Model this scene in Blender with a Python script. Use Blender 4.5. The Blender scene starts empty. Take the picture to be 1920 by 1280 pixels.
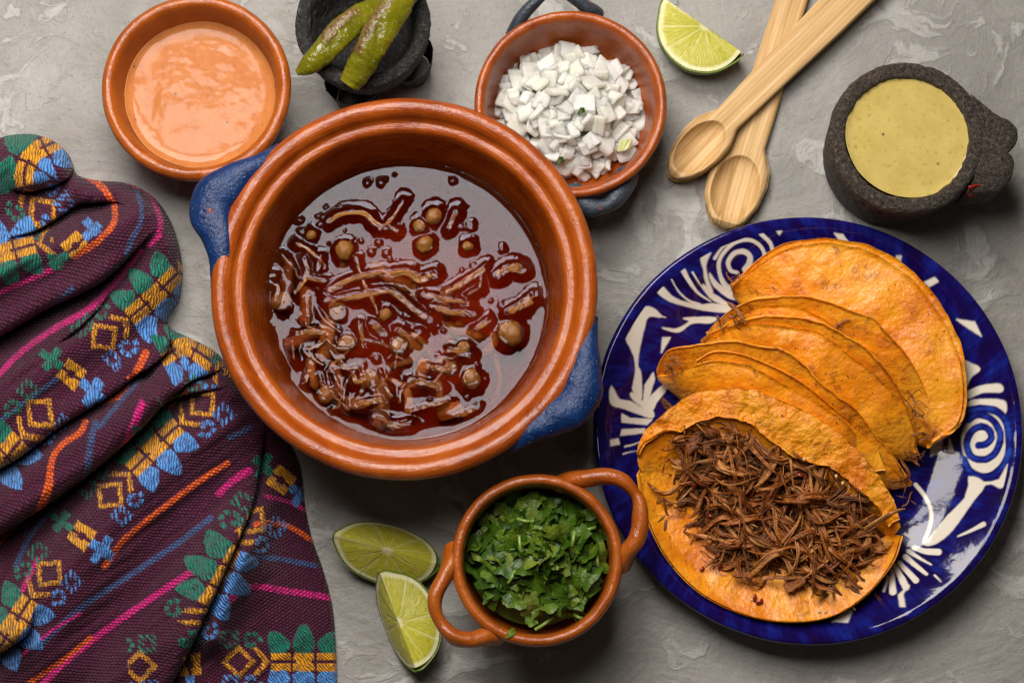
import bpy, bmesh, math, random
import numpy as np
from mathutils import Vector, Matrix

random.seed(7)
RNG = np.random.default_rng(7)
scene = bpy.context.scene
COL = scene.collection

# ------------------------------------------------------------------ camera
TILT = math.radians(8.5)
DIST, FPX = 1.34, 3750.0
CAM = np.array([0.0, -DIST * math.sin(TILT), DIST * math.cos(TILT)])
FWD = np.array([0.0, math.sin(TILT), -math.cos(TILT)])
UPV = np.array([0.0, math.cos(TILT), math.sin(TILT)])
cam_d = bpy.data.cameras.new('camera')
cam_d.sensor_width = 36.0
cam_d.lens = FPX / 1920 * 36
cam_d.clip_start, cam_d.clip_end = 0.05, 50
cam = bpy.data.objects.new('camera', cam_d)
cam.location = CAM
cam.rotation_euler = (TILT, 0, 0)
COL.objects.link(cam)
scene.camera = cam

# ------------------------------------------------------------------ world, lamps, exposure
world = bpy.data.worlds.new("World")
scene.world = world
world.use_nodes = True
bg = world.node_tree.nodes['Background']
bg.inputs[0].default_value = (1.0, 0.86, 0.72, 1)
bg.inputs[1].default_value = 0.042


def area_lamp(name, loc, turn, sx, sy, power, color, tip=0.0):
    d = bpy.data.lights.new(name, 'AREA')
    d.shape = 'RECTANGLE'
    d.size, d.size_y = sx, sy
    d.energy, d.color = power, color
    o = bpy.data.objects.new(name, d)
    o.location = loc
    o.rotation_euler = (tip, 0, turn)
    COL.objects.link(o)
    return o


area_lamp('softbox', (-0.185, 0.225, 0.90), math.radians(-18), 0.54, 0.25, 6.2, (1.0, 0.95, 0.90))
area_lamp('key_softbox', (-0.22, 0.72, 1.05), math.radians(-12), 0.60, 0.44, 16.5, (1.0, 0.94, 0.87), math.radians(-34))
scene.view_settings.view_transform = 'Standard'
scene.view_settings.look = 'None'
scene.view_settings.exposure = 0.0
scene.view_settings.gamma = 1.0
scene.cycles.use_denoising = True
scene.cycles.max_bounces = 10
scene.cycles.transparent_max_bounces = 12


# ------------------------------------------------------------------ numeric helpers
def P(px, py, z):
    """world point at height z seen at photograph position (px, py)"""
    px, py, z = np.broadcast_arrays(np.asarray(px, float), np.asarray(py, float), np.asarray(z, float))
    d = FWD[None] * FPX + np.stack([px.ravel() - 960, 0 * px.ravel(), 0 * px.ravel()], 1) + UPV[None] * (640 - py.ravel())[:, None]
    t = (z.ravel() - CAM[2]) / d[:, 2]
    out = CAM[None] + d * t[:, None]
    return out.reshape(px.shape + (3,))


def proj(V):
    r = V - CAM[None]
    w = r @ FWD
    return 960 + FPX * r[:, 0] / w, 640 - FPX * (r @ UPV) / w


def sc(px, py, z):
    return float(np.linalg.norm(P(px + 1, py, z) - P(px, py, z)))


_PERM = np.random.default_rng(11).permutation(256)
_PERM = np.concatenate([_PERM, _PERM, _PERM])
_G = np.random.default_rng(12).normal(size=(256, 3))
_G /= np.linalg.norm(_G, axis=1)[:, None]


def pn(x, y, z=0.0):
    x, y, z = np.broadcast_arrays(np.asarray(x, float), np.asarray(y, float), np.asarray(z, float))
    xi, yi, zi = np.floor(x).astype(int), np.floor(y).astype(int), np.floor(z).astype(int)
    xf, yf, zf = x - xi, y - yi, z - zi
    u, v, w = (f * f * f * (f * (f * 6 - 15) + 10) for f in (xf, yf, zf))
    out = 0
    for a in (0, 1):
        for b in (0, 1):
            for c in (0, 1):
                g = _G[_PERM[_PERM[_PERM[(xi + a) & 255] + ((yi + b) & 255)] + ((zi + c) & 255)]]
                dot = g[..., 0] * (xf - a) + g[..., 1] * (yf - b) + g[..., 2] * (zf - c)
                out = out + dot * (u if a else 1 - u) * (v if b else 1 - v) * (w if c else 1 - w)
    return out


def fbm(x, y, z=0.0, o=4):
    s, a, f = 0, 1.0, 1.0
    for k in range(o):
        s = s + a * pn(np.asarray(x) * f + 17.3 * k, np.asarray(y) * f + 5.1 * k, np.asarray(z) * f)
        a *= 0.5
        f *= 2.03
    return s


def ss(a, b, x):
    t = np.clip((x - a) / (b - a), 0, 1)
    return t * t * (3 - 2 * t)


def smooth_line(pts, n, closed=False):
    """Catmull-Rom resampling, evenly spaced"""
    p = np.asarray(pts, float)
    q = np.vstack([p[-1], p, p[0], p[1]]) if closed else np.vstack([2 * p[0] - p[1], p, 2 * p[-1] - p[-2]])
    out = []
    for i in range(1, len(q) - 2):
        t = np.linspace(0, 1, 24, endpoint=False)[:, None]
        a, b, c, d = q[i - 1], q[i], q[i + 1], q[i + 2]
        out.append(0.5 * ((2 * b) + (-a + c) * t + (2 * a - 5 * b + 4 * c - d) * t ** 2 + (-a + 3 * b - 3 * c + d) * t ** 3))
    out = np.vstack(out + ([] if closed else [p[-1:]]))
    if closed:
        out = np.vstack([out, out[:1]])
    s = np.concatenate([[0], np.cumsum(np.linalg.norm(np.diff(out, axis=0), axis=1))])
    u = np.linspace(0, s[-1], n + 1)[:-1] if closed else np.linspace(0, s[-1], n)
    return np.stack([np.interp(u, s, out[:, k]) for k in range(out.shape[1])], 1)


def dist_line(x, y, pts, closed=False):
    """distance, arc length, signed side, nearest point, t-fraction to a polyline"""
    p = np.asarray(pts, float)
    if closed:
        p = np.vstack([p, p[:1]])
    best = np.full(x.shape, 1e18)
    arc = np.zeros(x.shape)
    side = np.zeros(x.shape)
    nx, ny = np.zeros(x.shape), np.zeros(x.shape)
    s0 = 0.0
    for (ax, ay), (bx, by) in zip(p[:-1], p[1:]):
        dx, dy = bx - ax, by - ay
        L = math.hypot(dx, dy)
        if L < 1e-9:
            continue
        t = np.clip(((x - ax) * dx + (y - ay) * dy) / (L * L), 0, 1)
        qx, qy = ax + t * dx, ay + t * dy
        d = (x - qx) ** 2 + (y - qy) ** 2
        m = d < best
        best = np.where(m, d, best)
        arc = np.where(m, s0 + t * L, arc)
        side = np.where(m, (dx * (y - ay) - dy * (x - ax)) / L, side)
        nx, ny = np.where(m, qx, nx), np.where(m, qy, ny)
        s0 += L
    return np.sqrt(best), arc, side, nx, ny, s0


def inside(x, y, pts):
    p = np.asarray(pts, float)
    r = np.zeros(x.shape, bool)
    j = len(p) - 1
    for i in range(len(p)):
        c = ((p[i, 1] > y) != (p[j, 1] > y)) & (x < (p[j, 0] - p[i, 0]) * (y - p[i, 1]) / (p[j, 1] - p[i, 1] + 1e-12) + p[i, 0])
        r ^= c
        j = i
    return r


# ------------------------------------------------------------------ mesh helpers
def grid_faces(n, m, cu=False, cv=False, off=0):
    i = np.arange(n if cu else n - 1)[:, None]
    j = np.arange(m if cv else m - 1)[None]
    i2, j2 = (i + 1) % n, (j + 1) % m
    f = np.stack([i * m + j, i2 * m + j, i2 * m + j2, i * m + j2], -1).reshape(-1, 4)
    return f + off


def mesh_of(name, V, F, mats, smooth=True, attrs=None, mi=None):
    me = bpy.data.meshes.new(name)
    V = np.asarray(V, np.float32)
    F = np.asarray(F, np.int32)
    k = F.shape[1]
    me.vertices.add(len(V))
    me.vertices.foreach_set('co', V.ravel())
    me.loops.add(F.size)
    me.loops.foreach_set('vertex_index', F.ravel())
    me.polygons.add(len(F))
    me.polygons.foreach_set('loop_start', np.arange(0, F.size, k, dtype=np.int32))
    me.update(calc_edges=True)
    me.validate()
    me.polygons.foreach_set('use_smooth', np.full(len(me.polygons), smooth))
    for mt in (mats if isinstance(mats, (list, tuple)) else [mats]):
        me.materials.append(mt)
    if mi is not None:
        me.polygons.foreach_set('material_index', np.asarray(mi, np.int32))
    for k_, a in (attrs or {}).items():
        a = np.asarray(a, np.float32)
        if a.ndim == 1:
            t = me.attributes.new(k_, 'FLOAT', 'POINT')
            t.data.foreach_set('value', a)
        else:
            t = me.attributes.new(k_, 'FLOAT_VECTOR', 'POINT')
            t.data.foreach_set('vector', a.ravel())
    return me


def link(name, me, parent=None, loc=(0, 0, 0)):
    o = bpy.data.objects.new(name, me)
    COL.objects.link(o)
    if parent is not None:
        o.parent = parent
    o.location = loc
    return o


def obj(name, V, F, mats, parent=None, base=(0, 0, 0), **kw):
    """V in world space; the object sits at `base` (its own or its thing's origin)"""
    b = np.asarray(base, float)
    me = mesh_of(name, np.asarray(V) - b[None], F, mats, **kw)
    return link(name, me, parent, (0, 0, 0) if parent is not None else tuple(b))


def empty(name, loc):
    o = bpy.data.objects.new(name, None)
    o.empty_display_size = 0.02
    o.location = tuple(loc)
    COL.objects.link(o)
    return o


def tag(o, label, cat, group=None):
    o['label'] = label
    o['category'] = cat
    if group:
        o['group'] = group
    return o


def tube(path, ra, rb=None, n=16, flute=0.0, seed=0, jitter=0.0):
    """sweep; ra = half width sideways, rb = half height; returns V, F (closed ends)"""
    p = np.asarray(path, float)
    m = len(p)
    ra = np.broadcast_to(np.asarray(ra, float), (m,))
    rb = ra if rb is None else np.broadcast_to(np.asarray(rb, float), (m,))
    t = np.gradient(p, axis=0)
    t /= np.linalg.norm(t, axis=1)[:, None] + 1e-12
    up = np.array([0, 0, 1.0])
    sd = np.cross(t, up)
    nn = np.linalg.norm(sd, axis=1)
    sd[nn < 1e-3] = [1, 0, 0]
    sd /= np.linalg.norm(sd, axis=1)[:, None]
    u2 = np.cross(sd, t)
    a = np.linspace(0, 2 * math.pi, n, endpoint=False)
    r = np.random.default_rng(seed)
    fl = 1 + flute * r.uniform(-1, 1, n)[None, :] + jitter * r.uniform(-1, 1, (m, n))
    V = p[:, None] + sd[:, None] * (np.cos(a)[None, :, None] * (ra[:, None] * fl)[..., None]) \
        + u2[:, None] * (np.sin(a)[None, :, None] * (rb[:, None] * fl)[..., None])
    V = V.reshape(-1, 3)
    F = grid_faces(m, n, False, True)
    c0, c1 = len(V), len(V) + 1
    V = np.vstack([V, p[:1], p[-1:]])
    j = np.arange(n)
    F = np.vstack([F, np.stack([np.full(n, c0), (j + 1) % n, j, np.full(n, c0)], 1)[:, [0, 2, 1, 3]],
                   np.stack([np.full(n, c1), (m - 1) * n + (j + 1) % n, (m - 1) * n + j, np.full(n, c1)], 1)])
    return V, F


def sheet(G, th, extra=None):
    """G (n,m,3) surface -> closed sheet of thickness th (below G along -normal)"""
    n, m = G.shape[:2]
    du, dv = np.gradient(G, axis=0), np.gradient(G, axis=1)
    N = np.cross(du, dv)
    N /= np.linalg.norm(N, axis=2)[..., None] + 1e-12
    B = G - N * th
    V = np.vstack([G.reshape(-1, 3), B.reshape(-1, 3)])
    k = n * m
    F = [grid_faces(n, m), grid_faces(n, m, off=k)[:, ::-1]]
    ring = np.concatenate([np.arange(m), np.arange(1, n) * m + m - 1, (n - 1) * m + np.arange(m - 2, -1, -1), np.arange(n - 2, 0, -1) * m])
    r2 = np.roll(ring, -1)
    F.append(np.stack([ring, ring + k, r2 + k, r2], 1))
    return V, np.vstack(F), N


# ------------------------------------------------------------------ material helpers
def mat(name, **ins):
    m = bpy.data.materials.new(name)
    m.use_nodes = True
    b = m.node_tree.nodes['Principled BSDF']
    for k, v in ins.items():
        setin(m.node_tree, b, k.replace('_', ' '), v)
    return m, m.node_tree, b


def setin(nt, node, key, v):
    s = node.inputs[key]
    if isinstance(v, bpy.types.NodeSocket):
        nt.links.new(v, s)
    else:
        if s.type == 'RGBA' and len(v) == 3:
            v = (*v, 1)
        s.default_value = v


def nd(nt, typ, ins=None, out=0, **props):
    n = nt.nodes.new('ShaderNode' + typ)
    for k, v in props.items():
        setattr(n, k, v)
    for k, v in (ins or {}).items():
        setin(nt, n, k, v)
    return n.outputs[out]


def mth(nt, op, a, b=0.0, c=0.0):
    return nd(nt, 'Math', {0: a, 1: b, 2: c}, operation=op)


def noise(nt, vec, scale, detail=4, rough=0.5, dist=0.0):
    return nd(nt, 'TexNoise', {'Vector': vec, 'Scale': scale, 'Detail': detail, 'Roughness': rough, 'Distortion': dist})


def ramp(nt, fac, stops):
    n = nt.nodes.new('ShaderNodeValToRGB')
    e = n.color_ramp.elements
    while len(e) < len(stops):
        e.new(0.5)
    for el, (p, c) in zip(e, stops):
        el.position = p
        el.color = (*c, 1) if not isinstance(c, (int, float)) else (c, c, c, 1)
    nt.links.new(fac, n.inputs[0])
    return n.outputs[0]


def mixc(nt, f, a, b, mode='MIX'):
    n = nt.nodes.new('ShaderNodeMix')
    n.data_type = 'RGBA'
    n.blend_type = mode
    setin(nt, n, 0, f)
    for i, v in ((6, a), (7, b)):
        setin(nt, n, i, v)
    return n.outputs[2]


def bump(nt, h, strength, dist, normal=None):
    ins = {'Height': h, 'Strength': strength, 'Distance': dist}
    if normal is not None:
        ins['Normal'] = normal
    return nd(nt, 'Bump', ins)


def objco(nt):
    return nd(nt, 'TexCoord', out=3)


def attr(nt, name, out=1):
    n = nt.nodes.new('ShaderNodeAttribute')
    n.attribute_name = name
    return n.outputs[{0: 'Color', 1: 'Vector', 2: 'Fac'}[out]]


def scaled(nt, v, s):
    return nd(nt, 'Mapping', {'Vector': v, 'Scale': s})


# ------------------------------------------------------------------ materials
def plaster_mat():
    m, nt, b = mat('grey_plaster')
    g = nd(nt, 'NewGeometry')
    w = mixc(nt, 0.055, g, nd(nt, 'TexNoise', {'Vector': g, 'Scale': 14.0, 'Detail': 3.0}, out=1))
    n1 = noise(nt, w, 9, 6, 0.6, 0.6)
    n2 = noise(nt, scaled(nt, w, (1.0, 2.2, 1)), 28, 6, 0.62, 1.2)
    n3 = noise(nt, g, 220, 4, 0.65)
    vor = nd(nt, 'TexVoronoi', {'Vector': w, 'Scale': 26.0}, feature='F1', out=0)
    c = ramp(nt, n1, [(0.3, (0.215, 0.205, 0.192)), (0.52, (0.285, 0.273, 0.256)), (0.75, (0.345, 0.332, 0.312))])
    w2 = scaled(nt, mixc(nt, 0.10, g, nd(nt, 'TexNoise', {'Vector': g, 'Scale': 9.0, 'Detail': 4.0}, out=1)), (1.0, 1.5, 1.0))
    chip = noise(nt, w2, 19, 7, 0.62, 0.9)
    light = ramp(nt, chip, [(0.555, 0.0), (0.60, 0.75), (0.70, 1.0)])
    c = mixc(nt, mth(nt, 'MULTIPLY', light, 0.62), c, (0.49, 0.478, 0.458))
    dark = ramp(nt, noise(nt, w2, 13, 6, 0.62, 1.2), [(0.34, 1.0), (0.45, 0.0)])
    c = mixc(nt, mth(nt, 'MULTIPLY', dark, 0.55), c, (0.195, 0.18, 0.158))
    c = mixc(nt, 0.22, c, nd(nt, 'TexNoise', {'Vector': g, 'Scale': 420.0, 'Detail': 2.0}, out=1), 'SOFT_LIGHT')
    fl = ramp(nt, noise(nt, g, 260, 5, 0.7), [(0.30, 1.0), (0.40, 0.0)])
    c = mixc(nt, mth(nt, 'MULTIPLY', fl, 0.22), c, (0.15, 0.14, 0.12))
    scr = noise(nt, scaled(nt, mixc(nt, 0.2, g, nd(nt, 'TexNoise', {'Vector': g, 'Scale': 5.0}, out=1)), (14, 160, 1)), 1.0, 4, 0.6)
    c = mixc(nt, mth(nt, 'MULTIPLY', ramp(nt, scr, [(0.3, 1.0), (0.42, 0.0)]), 0.16), c, (0.16, 0.15, 0.13))
    ed = nd(nt, 'TexVoronoi', {'Vector': mixc(nt, 0.12, g, nd(nt, 'TexNoise', {'Vector': g, 'Scale': 22.0, 'Detail': 4.0}, out=1)), 'Scale': 11.0}, feature='DISTANCE_TO_EDGE', out=0)
    cm = mth(nt, 'MULTIPLY', ramp(nt, ed, [(0.0, 1.0), (0.012, 0.0)]), ramp(nt, noise(nt, g, 13, 2), [(0.60, 0.0), (0.66, 1.0)]))
    c = mixc(nt, mth(nt, 'MULTIPLY', cm, 0.3), c, (0.16, 0.145, 0.125))
    setin(nt, b, 'Base Color', c)
    setin(nt, b, 'Roughness', ramp(nt, n1, [(0.3, 0.62), (0.7, 0.48)]))
    setin(nt, b, 'Specular IOR Level', 0.35)
    h = mth(nt, 'ADD', mth(nt, 'MULTIPLY', chip, 1.4), mth(nt, 'MULTIPLY', n1, 1.0))
    pit = ramp(nt, noise(nt, g, 330, 3, 0.6), [(0.27, 1.0), (0.33, 0.0)])
    h = mth(nt, 'ADD', h, mth(nt, 'MULTIPLY', n3, 0.22))
    h = mth(nt, 'SUBTRACT', h, mth(nt, 'MULTIPLY', pit, 0.35))
    h = mth(nt, 'ADD', h, mth(nt, 'MULTIPLY', scr, 0.5))
    h = mth(nt, 'ADD', h, mth(nt, 'MULTIPLY', light, 0.35))
    h = mth(nt, 'SUBTRACT', h, mth(nt, 'MULTIPLY', cm, 0.5))
    setin(nt, b, 'Normal', bump(nt, h, 0.55, 0.0035))
    return m


def clay_mat(name, stain=None, dark=(0.165, 0.024, 0.002), mid=(0.30, 0.054, 0.004), lite=(0.40, 0.094, 0.010), rough=0.18):
    m, nt, b = mat(name)
    o = objco(nt)
    sx = nd(nt, 'SeparateXYZ', {0: o})
    x, y, z = (sx.node.outputs[i] for i in range(3))
    r = mth(nt, 'SQRT', mth(nt, 'ADD', mth(nt, 'MULTIPLY', x, x), mth(nt, 'MULTIPLY', y, y)))
    cx = nd(nt, 'CombineXYZ', {0: mth(nt, 'MULTIPLY', r, 420.0), 1: mth(nt, 'MULTIPLY', z, 420.0), 2: 0.0})
    warp = nd(nt, 'VectorMath', {0: cx, 1: scaled(nt, o, (38, 38, 38))}, operation='ADD')
    st = noise(nt, warp, 1.0, 5, 0.6)
    fine = noise(nt, o, 900, 3, 0.6)
    big = noise(nt, o, 34, 5, 0.6, 0.4)
    c = ramp(nt, big, [(0.28, dark), (0.5, mid), (0.76, lite)])
    c = mixc(nt, mth(nt, 'MULTIPLY', ramp(nt, st, [(0.35, 0.0), (0.7, 1.0)]), 0.22), c, lite)
    c = mixc(nt, mth(nt, 'MULTIPLY', ramp(nt, noise(nt, o, 260, 3, 0.6), [(0.66, 0.0), (0.74, 1.0)]), 0.55), c, (0.16, 0.032, 0.006))
    if stain:
        zz_ = mth(nt, 'ADD', mth(nt, 'MULTIPLY', z, 1.0 / stain), mth(nt, 'MULTIPLY', mth(nt, 'SUBTRACT', big, 0.5), 0.25))
        c = mixc(nt, mth(nt, 'MULTIPLY', ramp(nt, mth(nt, 'MULTIPLY', zz_, 0.5), [(0.42, 1.0), (0.58, 0.0)]), 0.75), c, (0.10, 0.016, 0.003))
    setin(nt, b, 'Base Color', c)
    setin(nt, b, 'Roughness', ramp(nt, fine, [(0.3, rough - 0.07), (0.7, rough + 0.10)]))
    setin(nt, b, 'Specular IOR Level', 0.5)
    h = mth(nt, 'ADD', mth(nt, 'MULTIPLY', st, 0.5), mth(nt, 'MULTIPLY', fine, 0.28))
    h = mth(nt, 'ADD', h, mth(nt, 'MULTIPLY', noise(nt, o, 240, 3, 0.6), 0.42))
    h = mth(nt, 'ADD', h, mth(nt, 'MULTIPLY', big, 1.2))
    setin(nt, b, 'Normal', bump(nt, h, 0.65, 0.0014))
    return m


def paint_mat(name, c1, c2, wear=(0.42, 0.13, 0.04), thr=0.70):
    m, nt, b = mat(name)
    o = objco(nt)
    big = noise(nt, o, 60, 4, 0.55)
    c = ramp(nt, big, [(0.3, c1), (0.7, c2)])
    wr = ramp(nt, noise(nt, o, 90, 6, 0.65, 0.3), [(thr - 0.03, 0.0), (thr, 1.0)])
    c = mixc(nt, wr, c, wear)
    c = mixc(nt, mth(nt, 'MULTIPLY', ramp(nt, noise(nt, o, 700, 2), [(0.68, 0), (0.74, 1.0)]), 0.5), c, (0.35, 0.42, 0.5))
    setin(nt, b, 'Base Color', c)
    setin(nt, b, 'Roughness', ramp(nt, big, [(0.3, 0.24), (0.7, 0.42)]))
    setin(nt, b, 'Specular IOR Level', 0.36)
    h = mth(nt, 'ADD', noise(nt, o, 420, 4, 0.65), mth(nt, 'MULTIPLY', big, 2.0))
    h = mth(nt, 'SUBTRACT', h, mth(nt, 'MULTIPLY', wr, 0.5))
    setin(nt, b, 'Normal', bump(nt, h, 0.6, 0.0014))
    return m


def basalt_mat(name, c1, c2, c3):
    m, nt, b = mat(name)
    o = objco(nt)
    n = noise(nt, o, 420, 5, 0.7)
    c = ramp(nt, n, [(0.3, c1), (0.55, c2), (0.78, c3)])
    v = nd(nt, 'TexVoronoi', {'Vector': o, 'Scale': 620.0, 'Randomness': 1.0}, feature='F1', out=0)
    pit = ramp(nt, v, [(0.12, 1.0), (0.36, 0.0)])
    pm = mth(nt, 'MULTIPLY', pit, ramp(nt, noise(nt, o, 300, 2), [(0.45, 0.0), (0.55, 1.0)]))
    c = mixc(nt, mth(nt, 'MULTIPLY', pm, 0.75), c, (0.006, 0.005, 0.004))
    sp = ramp(nt, noise(nt, o, 1100, 2), [(0.70, 0.0), (0.76, 1.0)])
    c = mixc(nt, mth(nt, 'MULTIPLY', sp, 0.6), c, (0.30, 0.25, 0.2))
    setin(nt, b, 'Base Color', c)
    setin(nt, b, 'Roughness', 0.62)
    h = mth(nt, 'SUBTRACT', mth(nt, 'MULTIPLY', n, 1.1), mth(nt, 'MULTIPLY', pm, 1.0))
    h = mth(nt, 'ADD', h, mth(nt, 'MULTIPLY', noise(nt, o, 90, 4), 0.8))
    setin(nt, b, 'Normal', bump(nt, h, 1.0, 0.0024))
    return m


def meat_mat(name, d, mcol, l, rough=0.36, k=1.0):
    m, nt, b = mat(name)
    o = objco(nt)
    rnd = nd(nt, 'ObjectInfo', out=5)
    off = nd(nt, 'VectorMath', {0: o, 1: nd(nt, 'CombineXYZ', {0: mth(nt, 'MULTIPLY', rnd, 3.0), 1: rnd, 2: rnd})}, operation='ADD')
    fib = noise(nt, scaled(nt, off, (55 * k, 900 * k, 900 * k)), 1.0, 4, 0.6, 0.6)
    big = noise(nt, off, 120 * k, 3, 0.6)
    c = ramp(nt, fib, [(0.3, d), (0.52, mcol), (0.75, l)])
    c = mixc(nt, mth(nt, 'MULTIPLY', ramp(nt, big, [(0.45, 0), (0.7, 1.0)]), 0.5), c, d)
    c = mixc(nt, ramp(nt, rnd, [(0.0, 0.70), (0.30, 0.0), (0.72, 0.0), (1.0, 0.65)]), c, mixc(nt, mth(nt, 'GREATER_THAN', rnd, 0.5), d, l))
    setin(nt, b, 'Base Color', c)
    setin(nt, b, 'Roughness', ramp(nt, big, [(0.3, rough - 0.1), (0.7, rough + 0.15)]))
    setin(nt, b, 'Specular IOR Level', 0.36)
    setin(nt, b, 'Normal', bump(nt, mth(nt, 'ADD', fib, mth(nt, 'MULTIPLY', big, 0.6)), 0.75, 0.0012))
    return m


def tortilla_mat(name='oiled_tortilla', bs=0.55):
    m, nt, b = mat(name)
    o = objco(nt)
    big = noise(nt, o, 26, 5, 0.6, 0.6)
    mid = noise(nt, o, 95, 5, 0.62, 0.3)
    c = ramp(nt, big, [(0.28, (0.60, 0.140, 0.003)), (0.48, (0.82, 0.265, 0.005)), (0.72, (0.90, 0.40, 0.022))])
    red = ramp(nt, mid, [(0.50, 0.0), (0.72, 1.0)])
    c = mixc(nt, mth(nt, 'MULTIPLY', red, 0.62), c, (0.52, 0.115, 0.006))
    pale = ramp(nt, noise(nt, o, 60, 4, 0.6), [(0.58, 0.0), (0.74, 1.0)])
    c = mixc(nt, mth(nt, 'MULTIPLY', pale, 0.45), c, (0.84, 0.49, 0.11))
    br = ramp(nt, noise(nt, o, 85, 6, 0.70, 0.5), [(0.565, 0.0), (0.68, 1.0)])
    c = mixc(nt, mth(nt, 'MULTIPLY', br, 0.72), c, (0.24, 0.050, 0.004))
    sp = ramp(nt, noise(nt, o, 330, 3, 0.6), [(0.665, 0.0), (0.69, 1.0)])
    c = mixc(nt, mth(nt, 'MULTIPLY', sp, 0.85), c, (0.05, 0.016, 0.005))
    setin(nt, b, 'Base Color', c)
    setin(nt, b, 'Roughness', ramp(nt, mid, [(0.35, 0.25), (0.65, 0.46)]))
    setin(nt, b, 'Subsurface Weight', 0.12)
    setin(nt, b, 'Subsurface Radius', (1.0, 0.4, 0.1))
    setin(nt, b, 'Subsurface Scale', 0.002)
    h = mth(nt, 'ADD', mth(nt, 'MULTIPLY', mid, 1.3), mth(nt, 'MULTIPLY', noise(nt, o, 360, 4, 0.6), 0.5))
    h = mth(nt, 'ADD', h, mth(nt, 'MULTIPLY', noise(nt, o, 45, 3, 0.5), 1.4))
    setin(nt, b, 'Normal', bump(nt, h, bs, 0.0022))
    return m


M_PLASTER = plaster_mat()
M_CLAY = clay_mat('glazed_clay')
M_POT = clay_mat('stained_clay', 0.060)
M_CLAY2 = clay_mat('orange_clay', None, (0.20, 0.036, 0.003), (0.32, 0.068, 0.006), (0.42, 0.112, 0.015), 0.21)
M_BLUE = paint_mat('blue_paint', (0.001, 0.013, 0.070), (0.004, 0.032, 0.125), thr=0.69)
M_SLATE = paint_mat('slate_paint', (0.018, 0.024, 0.036), (0.055, 0.07, 0.095), (0.30, 0.085, 0.025), 0.66)
M_BASALT = basalt_mat('brown_basalt', (0.012, 0.008, 0.006), (0.060, 0.045, 0.034), (0.26, 0.19, 0.13))
M_BASALT2 = basalt_mat('black_basalt', (0.006, 0.005, 0.005), (0.022, 0.020, 0.019), (0.15, 0.135, 0.12))
M_TORT = tortilla_mat()
M_CRUMB = tortilla_mat('crumbly_tortilla', 1.0)
M_MEAT = meat_mat('braised_meat', (0.095, 0.019, 0.003), (0.34, 0.098, 0.016), (0.68, 0.32, 0.095), 0.30, 0.03)
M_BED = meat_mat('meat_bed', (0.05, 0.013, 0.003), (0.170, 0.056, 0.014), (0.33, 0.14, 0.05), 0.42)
M_SOUPMEAT = meat_mat('soup_meat', (0.11, 0.030, 0.004), (0.27, 0.095, 0.013), (0.44, 0.195, 0.040), 0.28)

# ------------------------------------------------------------------ table top
S0 = 1.1
n = 40
gx, gy = np.meshgrid(np.linspace(-S0, S0, n), np.linspace(-S0, S0, n), indexing='ij')
tz = -0.0006 + 0.0004 * fbm(gx * 6, gy * 6)
t_o = obj('tabletop', np.stack([gx, gy, tz], -1).reshape(-1, 3), grid_faces(n, n), M_PLASTER)
t_o['kind'] = 'structure'


# ------------------------------------------------------------------ clay pots
def lathe(cx, cy, prof, n=192, wob=0.004, seed=0.0, fine=0.0015):
    """handmade turned body: profile (r, z) from the outside foot over the rim to the inside floor"""
    p = smooth_line(prof, 150)
    a = np.linspace(0, 2 * math.pi, n, endpoint=False)
    R, A = np.meshgrid(p[:, 0], a, indexing='ij')
    Z, _ = np.meshgrid(p[:, 1], a, indexing='ij')
    ca, sa = np.cos(A), np.sin(A)
    w = 1 + wob * 2 * pn(1.1 * ca + seed, 1.1 * sa, Z * 6) + fine * 2 * pn(6 * ca + seed, 6 * sa, Z * 60 + R * 40)
    zz = Z * (1 + 0.5 * wob * 2 * pn(1.3 * ca + 9 + seed, 1.3 * sa, 0.5)) + 0.0006 * pn(5 * ca + seed, 5 * sa, R * 90) * (Z > 0.01)
    V = np.stack([cx + R * w * ca, cy + R * w * sa, zz], -1).reshape(-1, 3)
    F = grid_faces(len(p), n, False, True)
    return V, F[:, ::-1]


def px_path(pts, n=40):
    """pts of (px, py, z) -> smooth world path"""
    q = smooth_line(pts, n)
    return P(q[:, 0], q[:, 1], q[:, 2])


def swell(u, ends, mid, power=1.0):
    return ends + (mid - ends) * np.sin(np.pi * u) ** power


def noisy(V, amp, f, seed=0.0):
    s = V * f + seed
    d = np.stack([pn(s[:, 0], s[:, 1], s[:, 2]), pn(s[:, 0] + 31, s[:, 1], s[:, 2]), pn(s[:, 0], s[:, 1] + 47, s[:, 2])], 1)
    return V + d * amp


# large pot -----------------------------------------------------------
POT_C = P(758, 536, 0.10)
px_m = sc(758, 536, 0.10)
R = 364 * px_m
prof = [(0.0002, 0.0), (0.055, 0.0), (0.082, 0.012), (0.102, 0.045), (0.109, 0.075), (0.1145, 0.088), (R - 0.0012, 0.0945), (R, 0.099),
        (R - 0.003, 0.1035), (R - 0.0075, 0.1042), (R - 0.0115, 0.1015), (R - 0.0135, 0.0970), (R - 0.0150, 0.0955), (R - 0.0175, 0.0962),
        (R - 0.0205, 0.0940), (R - 0.0225, 0.0870), (R - 0.0250, 0.074), (R - 0.0285, 0.058), (R - 0.031, 0.048), (R - 0.040, 0.03), (0.06, 0.016), (0.03, 0.012), (0.0002, 0.011)]
pot = empty('clay_pot', (POT_C[0], POT_C[1], 0))
tag(pot, 'largest terracotta pot with two bright blue painted lug handles holding dark red broth', 'pot')
V, F = lathe(POT_C[0], POT_C[1], prof, 256, 0.004, 1.7)
obj('pot_body', V, F, M_POT, pot, pot.location)
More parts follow.
